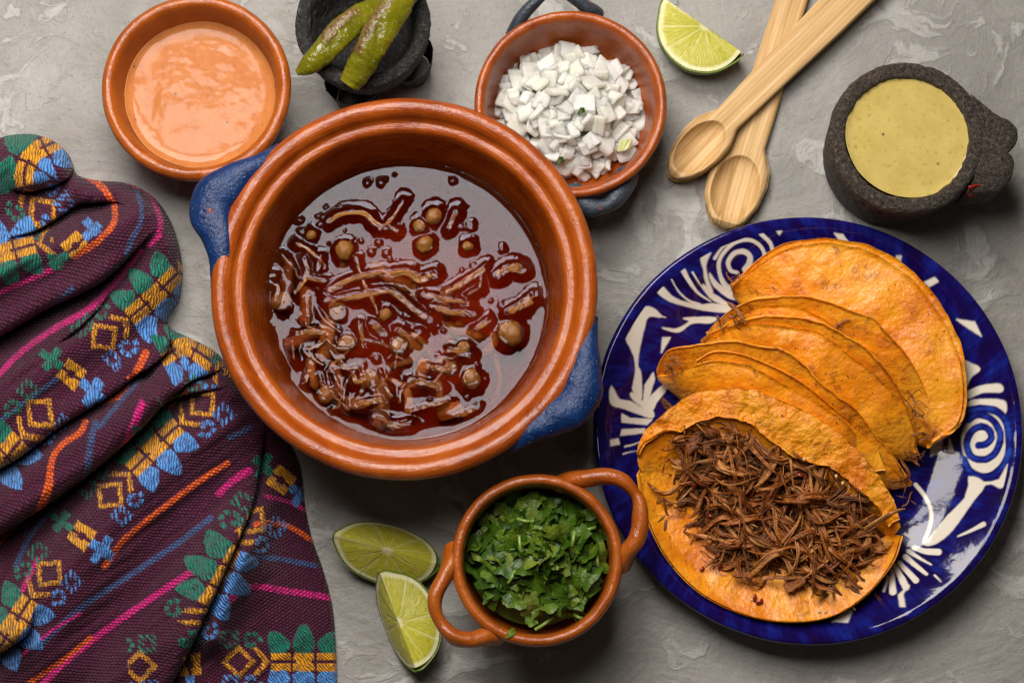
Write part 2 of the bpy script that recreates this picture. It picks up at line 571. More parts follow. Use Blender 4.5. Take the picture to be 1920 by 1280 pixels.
for pts in ([(528, 282, .092), (500, 302, .0965), (464, 322, .098), (428, 346, .098), (400, 372, .0975), (396, 402, .0975), (407, 440, .098), (413, 478, .098), (414, 506, .0965), (412, 540, .092)],
            [(1105, 596, .092), (1104, 630, .0965), (1098, 668, .098), (1094, 706, .098), (1088, 738, .0975), (1068, 764, .0975), (1040, 782, .098), (1010, 800, .098), (982, 818, .0965), (956, 832, .092)]):
    pa = px_path(pts, 70)
    u = np.linspace(0, 1, 70)
    V, F = tube(pa, swell(u, 0.0058, 0.0136, 2.4), swell(u, 0.0050, 0.0092, 1.3), 28)
    V = noisy(V, 0.0020, 60)
    obj('handle', V, F, M_BLUE, pot, pot.location)['label'] = 'bright blue painted lug handle'

# salsa bowl ----------------------------------------------------------
def bowl(name, label, cx, cy, zr, Rpx, prof, m, seed, wob=0.006):
    c = P(cx, cy, zr)
    R = Rpx * sc(cx, cy, zr)
    e = empty(name, (c[0], c[1], 0))
    tag(e, label, 'bowl')
    V, F = lathe(c[0], c[1], [(max(r * R, 0.0002), z * zr) for r, z in prof], 200, wob, seed)
    obj('bowl_body', V, F, m, e, e.location)
    return e, c, R


SALSA_PROF = [(0, 0), (.5, 0), (.70, .12), (.88, .45), (.955, .75), (.985, .88), (1.0, .95), (.985, 1.0), (.945, 1.03), (.895, 1.02), (.86, .97), (.84, .88), (.815, .74), (.77, .6), (.70, .48), (.5, .3), (0, .2)]
sb, sb_c, sb_R = bowl('clay_bowl', 'orange clay bowl without handles filled with creamy orange salsa', 367, 163, 0.062, 179, SALSA_PROF, M_CLAY2, 4.2, 0.009)
ONION_PROF = [(0, 0), (.55, 0), (.74, .1), (.9, .5), (.965, .8), (.99, .9), (1.0, .96), (.985, 1.0), (.955, 1.02), (.91, 1.0), (.88, .94), (.86, .84), (.83, .62), (.76, .38), (.6, .26), (.3, .22), (0, .21)]
ob, ob_c, ob_R = bowl('clay_bowl', 'red clay bowl with slate painted handles holding diced white onion', 1070, 193, 0.055, 181, ONION_PROF, M_CLAY, 8.8)
CIL_PROF = [(0, 0), (.5, 0), (.7, .1), (.88, .4), (.93, .65), (.95, .84), (.985, .93), (.99, .98), (.96, 1.02), (.91, 1.03), (.875, 1.01), (.855, .95), (.845, .85), (.84, .6), (.74, .35), (.5, .2), (0, .16)]
cb, cb_c, cb_R = bowl('clay_bowl', 'small clay bowl with two open loop handles filled with chopped green cilantro', 1007, 1049, 0.075, 163, CIL_PROF, M_CLAY2, 2.4)


def loop_handle(parent, pts, ra, rb, m, end=0.75, seed=0.0, lab=None):
    pa = px_path(pts, 64)
    u = np.linspace(0, 1, 64)
    f = 1 + 0.22 * np.cos(2 * np.pi * u) ** 3
    V, F = tube(pa, ra * f, rb * f, 24)
    o = obj('handle', noisy(V, 0.0014, 70, seed), F, m, parent, parent.location)
    if lab:
        o['label'] = lab


loop_handle(cb, [(1058, 906, .062), (1076, 900, .069), (1102, 896, .073), (1135, 893, .0745), (1170, 902, .075), (1197, 936, .0745), (1201, 980, .074), (1191, 1012, .073), (1176, 1034, .069), (1166, 1058, .062)], .0052, .0075, M_CLAY2, seed=3)
loop_handle(cb, [(848, 1036, .062), (846, 1058, .069), (832, 1084, .073), (815, 1122, .0755), (822, 1160, .075), (848, 1190, .0745), (884, 1199, .073), (910, 1193, .069), (932, 1190, .062)], .0052, .0075, M_CLAY2, seed=7)
loop_handle(ob, [(962, 66, .040), (976, 38, .048), (1003, 6, .053), (1030, -14, .054), (1060, -14, .054), (1084, 2, .052), (1105, 18, .047), (1118, 28, .040)], .0042, .005, M_SLATE, seed=5, lab='slate blue painted loop handle at the back')
loop_handle(ob, [(1072, 362, .037), (1082, 374, .041), (1096, 385, .044), (1118, 389, .045), (1140, 383, .045), (1158, 366, .044), (1170, 348, .041), (1176, 330, .037)], .0066, .0072, M_SLATE, seed=6, lab='slate blue painted handle below the rim')


# ------------------------------------------------------------------ plain salsas
def liquid_disc(name, c, R, z, m, depth, amp=0.0002, seed=0.0, men=0.0012, nr=70, na=180):
    t = np.linspace(0, 1, nr)
    a = np.linspace(0, 2 * math.pi, na, endpoint=False)
    T, A = np.meshgrid(t, a, indexing='ij')
    r = np.maximum(T, 1e-4) * R
    x, y = c[0] + r * np.cos(A), c[1] + r * np.sin(A)
    r = r * (1 + 0.012 * T * pn(2.5 * np.cos(A) + seed, 2.5 * np.sin(A), 1.0))
    x, y = c[0] + r * np.cos(A), c[1] + r * np.sin(A)
    zz = z + men * np.exp(-np.maximum(R - r, 0) / 0.0030) + amp * fbm(x * 45 + seed, y * 45, 0.3, 4)
    V = np.stack([x, y, zz], -1).reshape(-1, 3)
    k = len(V)
    V = np.vstack([V, np.stack([c[0] + 0.9 * R * np.cos(a), c[1] + 0.9 * R * np.sin(a), np.full(na, z - depth)], 1), [[c[0], c[1], z - depth]]])
    F = [grid_faces(nr, na, False, True)]
    j = np.arange(na)
    j2 = (j + 1) % na
    o = (nr - 1) * na
    F.append(np.stack([o + j, k + j, k + j2, o + j2], 1))
    F.append(np.stack([k + j, np.full(na, k + na), np.full(na, k + na), k + j2], 1))
    F = np.vstack(F[:2])
    return obj(name, V, F, m, None, (c[0], c[1], z))


def salsa_mat(name, c1, c2, spk, rough, bs, film=0.0):
    m, nt, b = mat(name)
    o = objco(nt)
    n1 = noise(nt, o, 60, 4, 0.6)
    c = ramp(nt, n1, [(0.3, c1), (0.7, c2)])
    s = ramp(nt, noise(nt, o, 330, 3, 0.6), [(0.60, 0.0), (0.67, 1.0)])
    c = mixc(nt, mth(nt, 'MULTIPLY', s, 0.55), c, spk)
    v = nd(nt, 'TexVoronoi', {'Vector': o, 'Scale': 105.0}, feature='F1', out=0)
    dots = mth(nt, 'MULTIPLY', ramp(nt, v, [(0.08, 1.0), (0.13, 0.0)]), ramp(nt, noise(nt, o, 75, 2), [(0.50, 0.0), (0.52, 1.0)]))
    c = mixc(nt, mth(nt, 'MULTIPLY', dots, 0.8), c, (0.06, 0.05, 0.03))
    setin(nt, b, 'Base Color', c)
    setin(nt, b, 'Roughness', rough)
    setin(nt, b, 'Specular IOR Level', 0.17)
    setin(nt, b, 'Subsurface Weight', 0.15)
    setin(nt, b, 'Subsurface Radius', (1, 0.5, 0.2))
    setin(nt, b, 'Subsurface Scale', 0.003)
    h = mth(nt, 'ADD', noise(nt, o, 45, 5, 0.62), mth(nt, 'MULTIPLY', noise(nt, o, 420, 3, 0.6), 0.10))
    setin(nt, b, 'Normal', bump(nt, h, bs, 0.002))
    return m


M_SALSA = salsa_mat('creamy_salsa', (0.43, 0.145, 0.040), (0.50, 0.185, 0.056), (0.27, 0.11, 0.06), 0.10, 0.07)
M_GREEN = salsa_mat('green_salsa', (0.47, 0.355, 0.095), (0.56, 0.44, 0.145), (0.32, 0.21, 0.03), 0.12, 0.14)
c = P(377, 178, 0.0405)
tag(liquid_disc('salsa', c, 142 * sc(377, 178, .04), 0.0405, M_SALSA, 0.012, 0.00035, 2.0, 0.0032), 'creamy orange salsa filling the plain orange clay bowl', 'salsa')


# ------------------------------------------------------------------ stone mortars
def stone(name, label, cx, cy, zr, Rpx, prof, m, seed):
    c = P(cx, cy, zr)
    R = Rpx * sc(cx, cy, zr)
    e = empty(name, (c[0], c[1], 0))
    tag(e, label, 'mortar')
    V, F = lathe(c[0], c[1], [(max(r * R, 0.0002), z * zr) for r, z in prof], 220, 0.009, seed, 0.006)
    V = noisy(V, 0.0011, 260, seed)
    obj('mortar_body', V, F, m, e, e.location)
    return e, c, R


mg, mg_c, mg_R = stone('stone_mortar', 'brown grey basalt mortar with notched lug filled with pale green salsa', 1702, 257, 0.070, 150,
                       [(0, 0), (.72, 0), (.85, .06), (.9, .35), (.94, .7), (.97, .9), (.96, .97), (.90, 1.0), (.82, 1.0), (.785, .985), (.77, .94), (.765, .8), (.7, .5), (.4, .3), (0, .25)], M_BASALT, 3.3)
# lug: an outline with real thickness
lug = [(1818, 180), (1842, 194), (1866, 213), (1893, 226), (1907, 243), (1908, 264), (1898, 279), (1890, 288), (1899, 297), (1902, 312), (1896, 334), (1884, 350), (1868, 361), (1838, 364), (1812, 360), (1822, 345), (1838, 255)]
L2 = smooth_line(lug, 120, True)
lay = [(0.0, 0.93, 0.030), (0.0, 1.0, 0.034), (0.0, 1.0, 0.056), (0.0, 0.985, 0.0655), (0.0, 0.94, 0.0688), (0.0, 0.5, 0.0695), (0.0, 0.02, 0.0695)]
cen = L2.mean(0)
VV = []
for _, s, z in lay:
    q = cen[None] + (L2 - cen) * s
    w = P(q[:, 0], q[:, 1], np.full(len(q), 0.066))
    w[:, 2] = z
    VV.append(w)
V = noisy(np.vstack(VV), 0.0012, 240, 5.0)
obj('lug', V, grid_faces(len(lay), 120, False, True)[:, ::-1], M_BASALT, mg, mg.location)
m, nt, b = mat('red_paint', Base_Color=(0.22, 0.008, 0.004), Roughness=0.4)
q = P(np.array([1815, 1838, 1836, 1812]), np.array([349, 343, 362, 366]), np.array([.068, .0665, .058, .060]))
G = np.array([[q[0] * (1 - i / 6) * (1 - j / 6) + q[1] * (i / 6) * (1 - j / 6) + q[2] * (i / 6) * (j / 6) + q[3] * (1 - i / 6) * (j / 6) for j in range(7)] for i in range(7)])
G[..., 2] += 0.0016
V, F, _ = sheet(G, 0.002)
obj('paint_mark', noisy(V, 0.001, 300), F, m, mg, mg.location)['label'] = 'patch of red paint on the lug'
c = P(1705, 254, 0.0654)
tag(liquid_disc('salsa', c, 120.5 * sc(1706, 253, .064), 0.0654, M_GREEN, 0.012, 0.00012, 6.0, 0.0024), 'pale yellow green salsa filling the brown basalt mortar with the lug', 'salsa')

md, md_c, md_R = stone('stone_mortar', 'small black basalt mortar on stub legs holding two roasted chillies', 679, 42, 0.075, 127,
                       [(0, .22), (.5, .23), (.74, .32), (.88, .55), (.97, .82), (1.0, .92), (.985, .98), (.93, 1.0), (.84, 1.0), (.79, .96), (.74, .86), (.62, .66), (.4, .54), (0, .5)], M_BASALT2, 6.1)
for an, lean in ((-1.9, .62), (-0.35, .66), (2.0, .62)):
    b0 = np.array([md_c[0] + md_R * .62 * math.cos(an), md_c[1] + md_R * .62 * math.sin(an), 0.034])
    b1 = np.array([md_c[0] + md_R * .70 * math.cos(an), md_c[1] + md_R * .70 * math.sin(an), 0.0])
    u = np.linspace(0, 1, 20)[:, None]
    pa = b0 * (1 - u) + b1 * u
    V, F = tube(pa, np.linspace(.019, .0125, 20), None, 24)
    V = noisy(V, 0.0016, 200, an)
    V[:, 2] = np.maximum(V[:, 2], 0)
    obj('leg', V, F, M_BASALT2, md, md.location)


# ------------------------------------------------------------------ roasted chillies
def chili_mat():
    m, nt, b = mat('roasted_chilli')
    o = objco(nt)
    n1 = noise(nt, o, 55, 4, 0.6)
    c = ramp(nt, n1, [(0.3, (0.085, 0.088, 0.003)), (0.55, (0.150, 0.138, 0.005)), (0.78, (0.24, 0.175, 0.010))])
    bl = attr(nt, 'blister', 2)
    bn = mth(nt, 'MULTIPLY', bl, ramp(nt, noise(nt, o, 210, 5, 0.65), [(0.38, 0.25), (0.55, 1.0)]))
    c = mixc(nt, bn, c, ramp(nt, noise(nt, o, 420, 3), [(0.35, (0.055, 0.022, 0.008)), (0.65, (0.19, 0.10, 0.04))]))
    s = ramp(nt, noise(nt, o, 620, 2), [(0.72, 0.0), (0.76, 1.0)])
    c = mixc(nt, mth(nt, 'MULTIPLY', s, 0.8), c, (0.04, 0.025, 0.01))
    c = mixc(nt, mth(nt, 'MULTIPLY', ramp(nt, noise(nt, o, 760, 1), [(0.73, 0.0), (0.76, 1.0)]), 0.8), c, (0.6, 0.55, 0.42))
    setin(nt, b, 'Base Color', c)
    setin(nt, b, 'Roughness', mth(nt, 'ADD', 0.16, mth(nt, 'MULTIPLY', bl, 0.12)))
    h = mth(nt, 'ADD', mth(nt, 'ADD', noise(nt, o, 130, 4, 0.55), mth(nt, 'MULTIPLY', noise(nt, o, 340, 3, 0.5, 1.0), 0.35)), mth(nt, 'MULTIPLY', mth(nt, 'MULTIPLY', noise(nt, o, 420, 3), bl), 0.7))
    setin(nt, b, 'Normal', bump(nt, h, 0.6, 0.0022))
    return m


M_CHILI = chili_mat()


def chili(label, pts, rads, blister, seed):
    pa = px_path(pts, 130)
    u = np.linspace(0, 1, 130)
    r = np.interp(u, np.linspace(0, 1, len(rads)), rads)
    k = np.ones(9) / 9
    r = np.convolve(np.pad(r, 4, mode='edge'), k, 'valid')
    n = 48
    r = r * .93
    V, F = tube(pa, r, r * 0.88, n)
    a = np.tile(np.linspace(0, 2 * math.pi, n, endpoint=False), 130)
    uu = np.repeat(u, n)
    # longitudinal creases and cross wrinkles
    rel = 1 + 0.10 * np.cos(3 * a + 4 * pn(uu * 3, seed)) * np.sin(np.pi * uu) + 0.07 * pn(np.cos(a) * 1.5, np.sin(a) * 1.5, uu * 38 + seed) + 0.06 * pn(np.cos(a) * 2 + 5, np.sin(a) * 2, uu * 9 + seed)
    core = np.repeat(pa, n, 0)
    V[:130 * n] = core + (V[:130 * n] - core) * rel[:, None]
    bl = np.zeros(len(V))
    a0, aw, u0, u1 = blister
    da = np.abs((a - a0 + np.pi) % (2 * np.pi) - np.pi)
    bl[:130 * n] = ss(aw, aw * 0.55, da + 0.25 * pn(uu * 14, seed, 2.0)) * ss(u0, u0 + .06, uu) * ss(u1, u1 - .06, uu)
    bl[:130 * n] = np.clip(bl[:130 * n], 0, 1)
    o = obj('chilli', V, F, M_CHILI, None, tuple(pa.mean(0)), attrs={'blister': bl})
    tag(o, label, 'chilli')


px1 = sc(620, 90, .085)
chili('curved roasted green chilli with a rounded tip hanging over the mortar rim', [(556, 137, .0825), (574, 126, .083), (600, 102, .084), (632, 68, .084), (660, 42, .082), (690, 24, .078), (712, 12, .074)],
      np.array([4, 14, 19, 22, 24, 25, 26, 27, 28, 28, 28, 28, 28, 27, 26, 25, 23, 20]) * px1, (1.9, .55, .35, .8), 1.0)
chili('straighter blistered green chilli with cut open end lying over the other chilli', [(655, 158, .081), (668, 138, .084), (690, 98, .090), (712, 58, .093), (735, 22, .094), (758, -16, .092), (775, -48, .088)],
      np.array([22, 27, 29, 30, 31, 32, 32, 32, 31, 30, 28, 22]) * px1, (2.2, .62, .22, .8), 5.0)


# ------------------------------------------------------------------ wooden spoons
def wood_mat():
    m, nt, b = mat('pale_wood')
    co = attr(nt, 'grain')
    n1 = noise(nt, scaled(nt, co, (6, 260, 60)), 1.0, 4, 0.55, 0.4)
    n2 = noise(nt, scaled(nt, co, (30, 1700, 200)), 1.0, 3, 0.6)
    c = ramp(nt, n1, [(0.32, (0.42, 0.235, 0.085)), (0.45, (0.58, 0.36, 0.15)), (0.6, (0.68, 0.455, 0.22)), (0.8, (0.74, 0.53, 0.29))])
    c = mixc(nt, mth(nt, 'MULTIPLY', ramp(nt, n2, [(0.3, 1.0), (0.5, 0.0)]), 0.45), c, (0.36, 0.19, 0.06))
    rings = nd(nt, 'TexWave', {'Vector': scaled(nt, co, (1.5, 110, 8)), 'Scale': 1.0, 'Distortion': 3.0, 'Detail': 2.0, 'Detail Scale': 0.6}, out=1, wave_type='BANDS', bands_direction='Y')
    c = mixc(nt, mth(nt, 'MULTIPLY', ramp(nt, rings, [(0.0, 1.0), (0.35, 0.0)]), 0.35), c, (0.42, 0.22, 0.07))
    setin(nt, b, 'Base Color', c)
    setin(nt, b, 'Roughness', 0.55)
    setin(nt, b, 'Specular IOR Level', 0.3)
    setin(nt, b, 'Normal', bump(nt, mth(nt, 'ADD', n2, mth(nt, 'MULTIPLY', n1, 0.5)), 0.35, 0.0006))
    return m


M_WOOD = wood_mat()


def spoon(label, tip, end, widths, bowl_len, z0, zend, thick, rec):
    """flat carved spoon: tip -> end are photo px; widths = [(t px along, half width px)]"""
    tip, end = np.array(tip, float), np.array(end, float)
    L = np.linalg.norm(end - tip)
    d = (end - tip) / L
    nrm = np.array([-d[1], d[0]])
    nt_, ns = 260, 49
    tt = np.linspace(0, 1, nt_) ** 1.4 * L
    ws = np.array(widths, float)
    w = np.interp(tt, ws[:, 0], ws[:, 1])
    k = np.ones(7) / 7
    w = np.convolve(np.pad(w, 3, mode='edge'), k, 'valid')
    w[0] = 3
    s = np.linspace(-1, 1, ns)
    T, S = np.meshgrid(tt, s, indexing='ij')
    W = np.repeat(w[:, None], ns, 1)
    X = tip[0] + d[0] * T + nrm[0] * S * W
    Y = tip[1] + d[1] * T + nrm[1] * S * W
    prof = np.clip(1 - np.abs(S) ** 10, 0, 1) ** 0.5
    endp = np.clip(T / 14, 0, 1) ** 0.5
    zb = z0 + (zend - z0) * (T / L)
    c0 = bowl_len * 0.52
    e = ((T - c0) / (bowl_len * rec[0])) ** 2 + (S * W / rec[1]) ** 2
    dep = thick * 0.95 * np.clip(1 - e ** 1.6, 0, 1) ** 0.75
    head = ss(bowl_len * 1.25, bowl_len * 0.7, T)
    th = thick * (0.62 + 0.5 * head)
    ztop = zb + th * (0.25 + 0.75 * prof * endp) - dep
    zbot = zb - th * 0.15 * head + 0.0 * S
    Vt = P(X, Y, ztop)
    Vb = Vt.copy()
    Vb[..., 2] = np.minimum(zbot, ztop - 0.0008)
    V = np.vstack([Vt.reshape(-1, 3), Vb.reshape(-1, 3)])
    kk = nt_ * ns
    ring = np.concatenate([np.arange(ns), np.arange(1, nt_) * ns + ns - 1, (nt_ - 1) * ns + np.arange(ns - 2, -1, -1), np.arange(nt_ - 2, 0, -1) * ns])
    r2 = np.roll(ring, -1)
    F = np.vstack([grid_faces(nt_, ns), grid_faces(nt_, ns, off=kk)[:, ::-1], np.stack([ring, ring + kk, r2 + kk, r2], 1)])
    g = np.stack([T * 0.00036, S * W * 0.00036 + 0.0006 * np.sin(T / 90), ztop], -1).reshape(-1, 3)
    o = obj('wooden_spoon', V, F, M_WOOD, None, tuple(P(tip[0], tip[1], 0)), attrs={'grain': np.vstack([g, g + [0, 0, .02]]) + [tip[0], 0, 0]})
    tag(o, label, 'spoon')


spoon('upper wooden spoon crossing over the other one with its bowl on the left', (1257, 331), (1700, -112), [(0, 3), (8, 16), (25, 30), (50, 40), (85, 46), (115, 44), (138, 34), (150, 27), (200, 29), (300, 32), (420, 37), (640, 40)], 150, 0.0095, 0.010, 0.010, (0.40, 36))
spoon('lower wooden spoon underneath the other one with its bowl nearest the blue plate', (1356, 428), (1530, -150), [(0, 3), (6, 22), (22, 38), (55, 53), (95, 58), (125, 54), (146, 42), (160, 33), (220, 34), (300, 33), (420, 30), (700, 28)], 150, 0.0015, 0.001, 0.010, (0.42, 45))


# ------------------------------------------------------------------ limes
def lime_mats():
    m, nt, b = mat('lime_pulp')
    o = attr(nt, 'polar')           # x radial 0..1, y angle
    mem = attr(nt, 'membrane', 2)
    pith = attr(nt, 'pith', 2)
    ves = noise(nt, scaled(nt, o, (6, 26, 1)), 1.0, 4, 0.6, 0.8)
    c = ramp(nt, ves, [(0.3, (0.36, 0.35, 0.020)), (0.55, (0.52, 0.48, 0.050)), (0.75, (0.66, 0.61, 0.16))])
    c = mixc(nt, mth(nt, 'MULTIPLY', mem, 0.7), c, (0.72, 0.69, 0.38))
    c = mixc(nt, pith, c, (0.72, 0.69, 0.38))
    setin(nt, b, 'Base Color', c)
    setin(nt, b, 'Roughness', 0.2)
    setin(nt, b, 'Subsurface Weight', 0.5)
    setin(nt, b, 'Subsurface Radius', (1, 1, 0.3))
    setin(nt, b, 'Subsurface Scale', 0.004)
    h = mth(nt, 'ADD', ves, mth(nt, 'MULTIPLY', mem, 0.6))
    setin(nt, b, 'Normal', bump(nt, h, 0.6, 0.0012))
    m2, nt, b = mat('lime_rind')
    o = objco(nt)
    n1 = noise(nt, o, 60, 4, 0.6)
    c = ramp(nt, n1, [(0.3, (0.085, 0.15, 0.010)), (0.7, (0.20, 0.26, 0.025))])
    setin(nt, b, 'Base Color', c)
    setin(nt, b, 'Roughness', 0.38)
    v = nd(nt, 'TexVoronoi', {'Vector': o, 'Scale': 700.0}, feature='F1', out=0)
    setin(nt, b, 'Normal', bump(nt, v, 0.5, 0.0008))
    return m, m2


M_PULP, M_RIND = lime_mats()


def lime(label, a, r, phi, mtx, seed):
    """wedge: axis along local x (half length a), faces meet at the axis; rind away from it, symmetric about -z"""
    e = empty('lime_wedge', mtx.to_translation())
    e.matrix_world = mtx
    tag(e, label, 'lime wedge')
    # rind
    nu, nv = 60, 40
    u = np.linspace(0.0, math.pi, nu)
    v = np.linspace(-phi / 2, phi / 2, nv)
    U, Vv = np.meshgrid(u, v, indexing='ij')
    prof = np.sin(U) ** 0.85
    nip = 1 + 0.10 * np.exp(-(U / 0.25) ** 2) + 0.06 * np.exp(-((math.pi - U) / 0.25) ** 2)
    lump = 1 + 0.02 * pn(np.cos(U) * 3 + seed, Vv * 2, 0.4)
    X = -a * np.cos(U) * nip
    Rr = r * prof * lump
    G = np.stack([X, Rr * np.sin(Vv), -Rr * np.cos(Vv)], -1)
    Vr, Fr, _ = sheet(G, -0.0012 if seed < 0 else 0.0012)
    link('rind', mesh_of('rind', Vr, Fr, M_RIND), e)
    # two cut faces + filled body, slightly proud vesicles
    nr = 34
    t = np.linspace(0, 1, nr)
    VV, FF, pol, mem, pit = [], [], [], [], []
    off = 0
    for sgn in (-1, 1):
        ang = sgn * phi / 2
        T, UU = np.meshgrid(t, u, indexing='ij')
        x = -a * np.cos(UU) * T * (1 + 0.10 * np.exp(-(UU / 0.25) ** 2))
        rr = r * np.sin(UU) ** 0.85 * T * (1 + 0.02 * pn(np.cos(UU) * 3 + seed, ang * 2, 0.4)) * 0.997
        k = 5.0 + seed % 1
        seg = np.abs(((UU / math.pi * k + 0.5) % 1) - 0.5)
        mm = ss(0.045, 0.012, seg * (0.25 + T)) * ss(0.05, 0.15, T)
        pt = np.maximum(ss(0.885, 0.935, T), ss(0.14, 0.07, T * (1 + 0.4 * pn(UU * 3, seed))))
        puff = 0.0010 * (1 - mm) * (1 - pt) * np.sin(np.clip(T, 0, 1) * math.pi) * 1.0
        puff = (puff + 0.0004 * pn(T * 9, UU * 14, seed) * (1 - pt)) * ss(0.0, 0.3, np.minimum(UU, math.pi - UU)) * ss(0, .15, T)
        nvec = np.array([0, math.cos(ang) * sgn, math.sin(ang) * sgn])
        base = np.stack([x, rr * math.sin(ang), -rr * math.cos(ang)], -1)
        G = base + nvec * puff[..., None]
        VV.append(G.reshape(-1, 3))
        f = grid_faces(nr, nu, off=off)
        FF.append(f if sgn < 0 else f[:, ::-1])
        off += nr * nu
        pol.append(np.stack([T * 1.0, UU * 1.0 + sgn, 0 * T], -1).reshape(-1, 3))
        mem.append(mm.ravel())
        pit.append(pt.ravel())
    link('pulp', mesh_of('pulp', np.vstack(VV), np.vstack(FF), M_PULP, attrs={'polar': np.vstack(pol), 'membrane': np.concatenate(mem), 'pith': np.concatenate(pit)}), e)
    return e


def frame(px_a, px_b, z, roll):
    """matrix: x axis from photo point a to b (axis = ridge), rolled about it"""
    A, B = P(px_a[0], px_a[1], z[0]), P(px_b[0], px_b[1], z[1])
    x = Vector(B - A).normalized()
    up = Vector((0, 0, 1))
    y = up.cross(x).normalized()
    zv = x.cross(y)
    m3 = Matrix((x, y, zv)).transposed() @ Matrix.Rotation(roll, 3, 'X')
    m4 = m3.to_4x4()
    m4.translation = Vector((A + B) / 2)
    return m4, np.linalg.norm(B - A) / 2


mx, a = frame((1253, 2), (1389, 97), (.024, .022), math.radians(-42))
lime('lime wedge lying near the spoon handles by the back edge', a, 0.0315, math.radians(100), mx, 1.3)
mx, a = frame((636, 1006), (817, 1056), (.030, .024), math.radians(-6))
lime('horizontal lime wedge of the pair, lying behind the other', a, 0.0262, math.radians(92), mx, 2.6)
mx, a = frame((716, 1082), (779, 1251), (.027, .024), math.radians(24))
lime('upright pointing lime wedge of the pair, beside the small cilantro bowl', a, 0.0265, math.radians(96), mx, 4.5)


# ------------------------------------------------------------------ painted plate
PX, PY = 1515, 801
PL_C = P(PX, PY, 0.030)
pR = 402 * sc(PX, PY, 0.030)
pprof = [(0.0002, 0.002), (.50, .002), (.56, .0), (.60, .0015), (.75, .0085), (.93, .0225), (.995, .0280), (1.0, .0300), (.99, .0318), (.968, .0316), (.945, .0300), (.88, .0245), (.76, .0140), (.66, .0085), (.56, .0068), (.3, .0062), (0.0002, .006)]
p = smooth_line([(r * pR, z) for r, z in pprof], 420)
NA = 1100
aa = np.linspace(0, 2 * math.pi, NA, endpoint=False)
Rg, Ag = np.meshgrid(p[:, 0], aa, indexing='ij')
Zg = np.repeat(p[:, 1][:, None], NA, 1)
wv = 1 + 0.006 * pn(1.2 * np.cos(Ag), 1.2 * np.sin(Ag), 3.3) + 0.0025 * pn(4 * np.cos(Ag), 4 * np.sin(Ag), 1.3)
Zg = Zg + 0.0016 * ss(.5 * pR, pR, Rg) * pn(1.6 * np.cos(Ag), 1.6 * np.sin(Ag), 8.1) + 0.00035 * pn(np.cos(Ag) * Rg * 70, np.sin(Ag) * Rg * 70, 2.0) * ss(.3 * pR, .6 * pR, Rg)
V = np.stack([PL_C[0] + Rg * wv * np.cos(Ag), PL_C[1] + Rg * wv * np.sin(Ag), Zg], -1).reshape(-1, 3)
vx, vy = proj(V)
up_side = (np.repeat(np.arange(len(p)), NA) > np.argmax(p[:, 0]) - 8)
white = np.zeros(len(V))
tone = np.zeros(len(V))


def sel(pts, pad):
    q = np.asarray(pts)
    return up_side & (vx > q[:, 0].min() - pad) & (vx < q[:, 0].max() + pad) & (vy > q[:, 1].min() - pad) & (vy < q[:, 1].max() + pad)


def poly(pts, val=1.0, o=(0, 0), s=1.0):
    q = np.array(pts, float) / s + np.array(o)
    if len(q) > 5:
        q = smooth_line(q, 60, True)
    k = sel(q, 4)
    d = dist_line(vx[k], vy[k], q, True)[0]
    i = inside(vx[k], vy[k], q)
    m = ss(-1.6, 1.6, np.where(i, d, -d) + 1.1 + 1.0 * pn(vx[k] / 9, vy[k] / 9, 1.0))
    white[k] = white[k] * (1 - m) + val * m


def stroke(pts, w, val=1.0, o=(0, 0), s=1.0, taper=(1, 1)):
    q = smooth_line(np.array(pts, float) / s + np.array(o), 40)
    w = w / s
    k = sel(q, w)
    d, arc, sd, _, _, L = dist_line(vx[k], vy[k], q)
    t = arc / L
    ww = w * 0.5 * (taper[0] + (taper[1] - taper[0]) * t) * (1 + 0.18 * pn(vx[k] / 14, vy[k] / 14, 4.0))
    m = ss(1.0, -1.0, d - ww)
    white[k] = white[k] * (1 - m) + val * m
    tone[k] = np.maximum(tone[k], m * (0.5 + 0.5 * np.cos(sd / np.maximum(ww, .1) * 2.2)) * (1 - val))


A, sA = (1110, 560), 4.267
for q in ([(430, 65), (560, 145), (455, 140), (420, 220), (375, 420), (365, 540), (390, 600), (392, 805), (330, 740), (325, 720), (350, 570), (340, 470), (310, 390), (275, 330), (300, 270)],
          [(155, 700), (215, 800), (300, 820), (400, 870), (485, 900), (480, 950), (360, 915), (240, 870), (190, 860), (145, 820)],
          [(320, 750), (400, 820), (480, 880), (470, 895), (390, 855), (315, 785)],
          [(240, 920), (300, 955), (480, 965), (440, 1005), (240, 985)], [(240, 1045), (420, 1040), (410, 1070), (230, 1090)],
          [(150, 1130), (210, 1120), (218, 1160), (150, 1172)], [(410, 825), (425, 690), (490, 590), (500, 640), (440, 835)],
          [(430, 840), (500, 750), (580, 690), (590, 730), (520, 820), (485, 885), (455, 870)], [(565, 310), (625, 310), (555, 430)],
          [(565, 232), (680, 240), (780, 180), (740, 155), (980, 150), (950, 190), (800, 195), (690, 265)]):
    poly(q, 1, A, sA)
stroke([(345, 40), (420, 0), (480, -30)], 20, 1, A, sA, (.4, 1))
stroke([(250, 1240), (300, 1225), (370, 1215)], 12, 1, A, sA, (1, .4))
stroke([(265, 1180), (330, 1165), (385, 1142)], 14, 1, A, sA, (1.2, .5))
B, sB = (1220, 400), 5.333
for q in ([(70, 785), (120, 735), (200, 820), (320, 880), (490, 915), (620, 905), (790, 935), (770, 985), (560, 970), (350, 925), (180, 870)],
          [(505, 440), (600, 385), (560, 470), (550, 560), (580, 680), (620, 785), (580, 760), (545, 660), (530, 560)],
          [(520, 710), (620, 800), (700, 850), (780, 915), (650, 880), (560, 800)],
          [(590, 600), (650, 680), (740, 750), (840, 800), (900, 800), (930, 865), (800, 850), (680, 770), (610, 690)],
          [(1265, 180), (1310, 178), (1285, 210)]):
    poly(q, 1, B, sB)
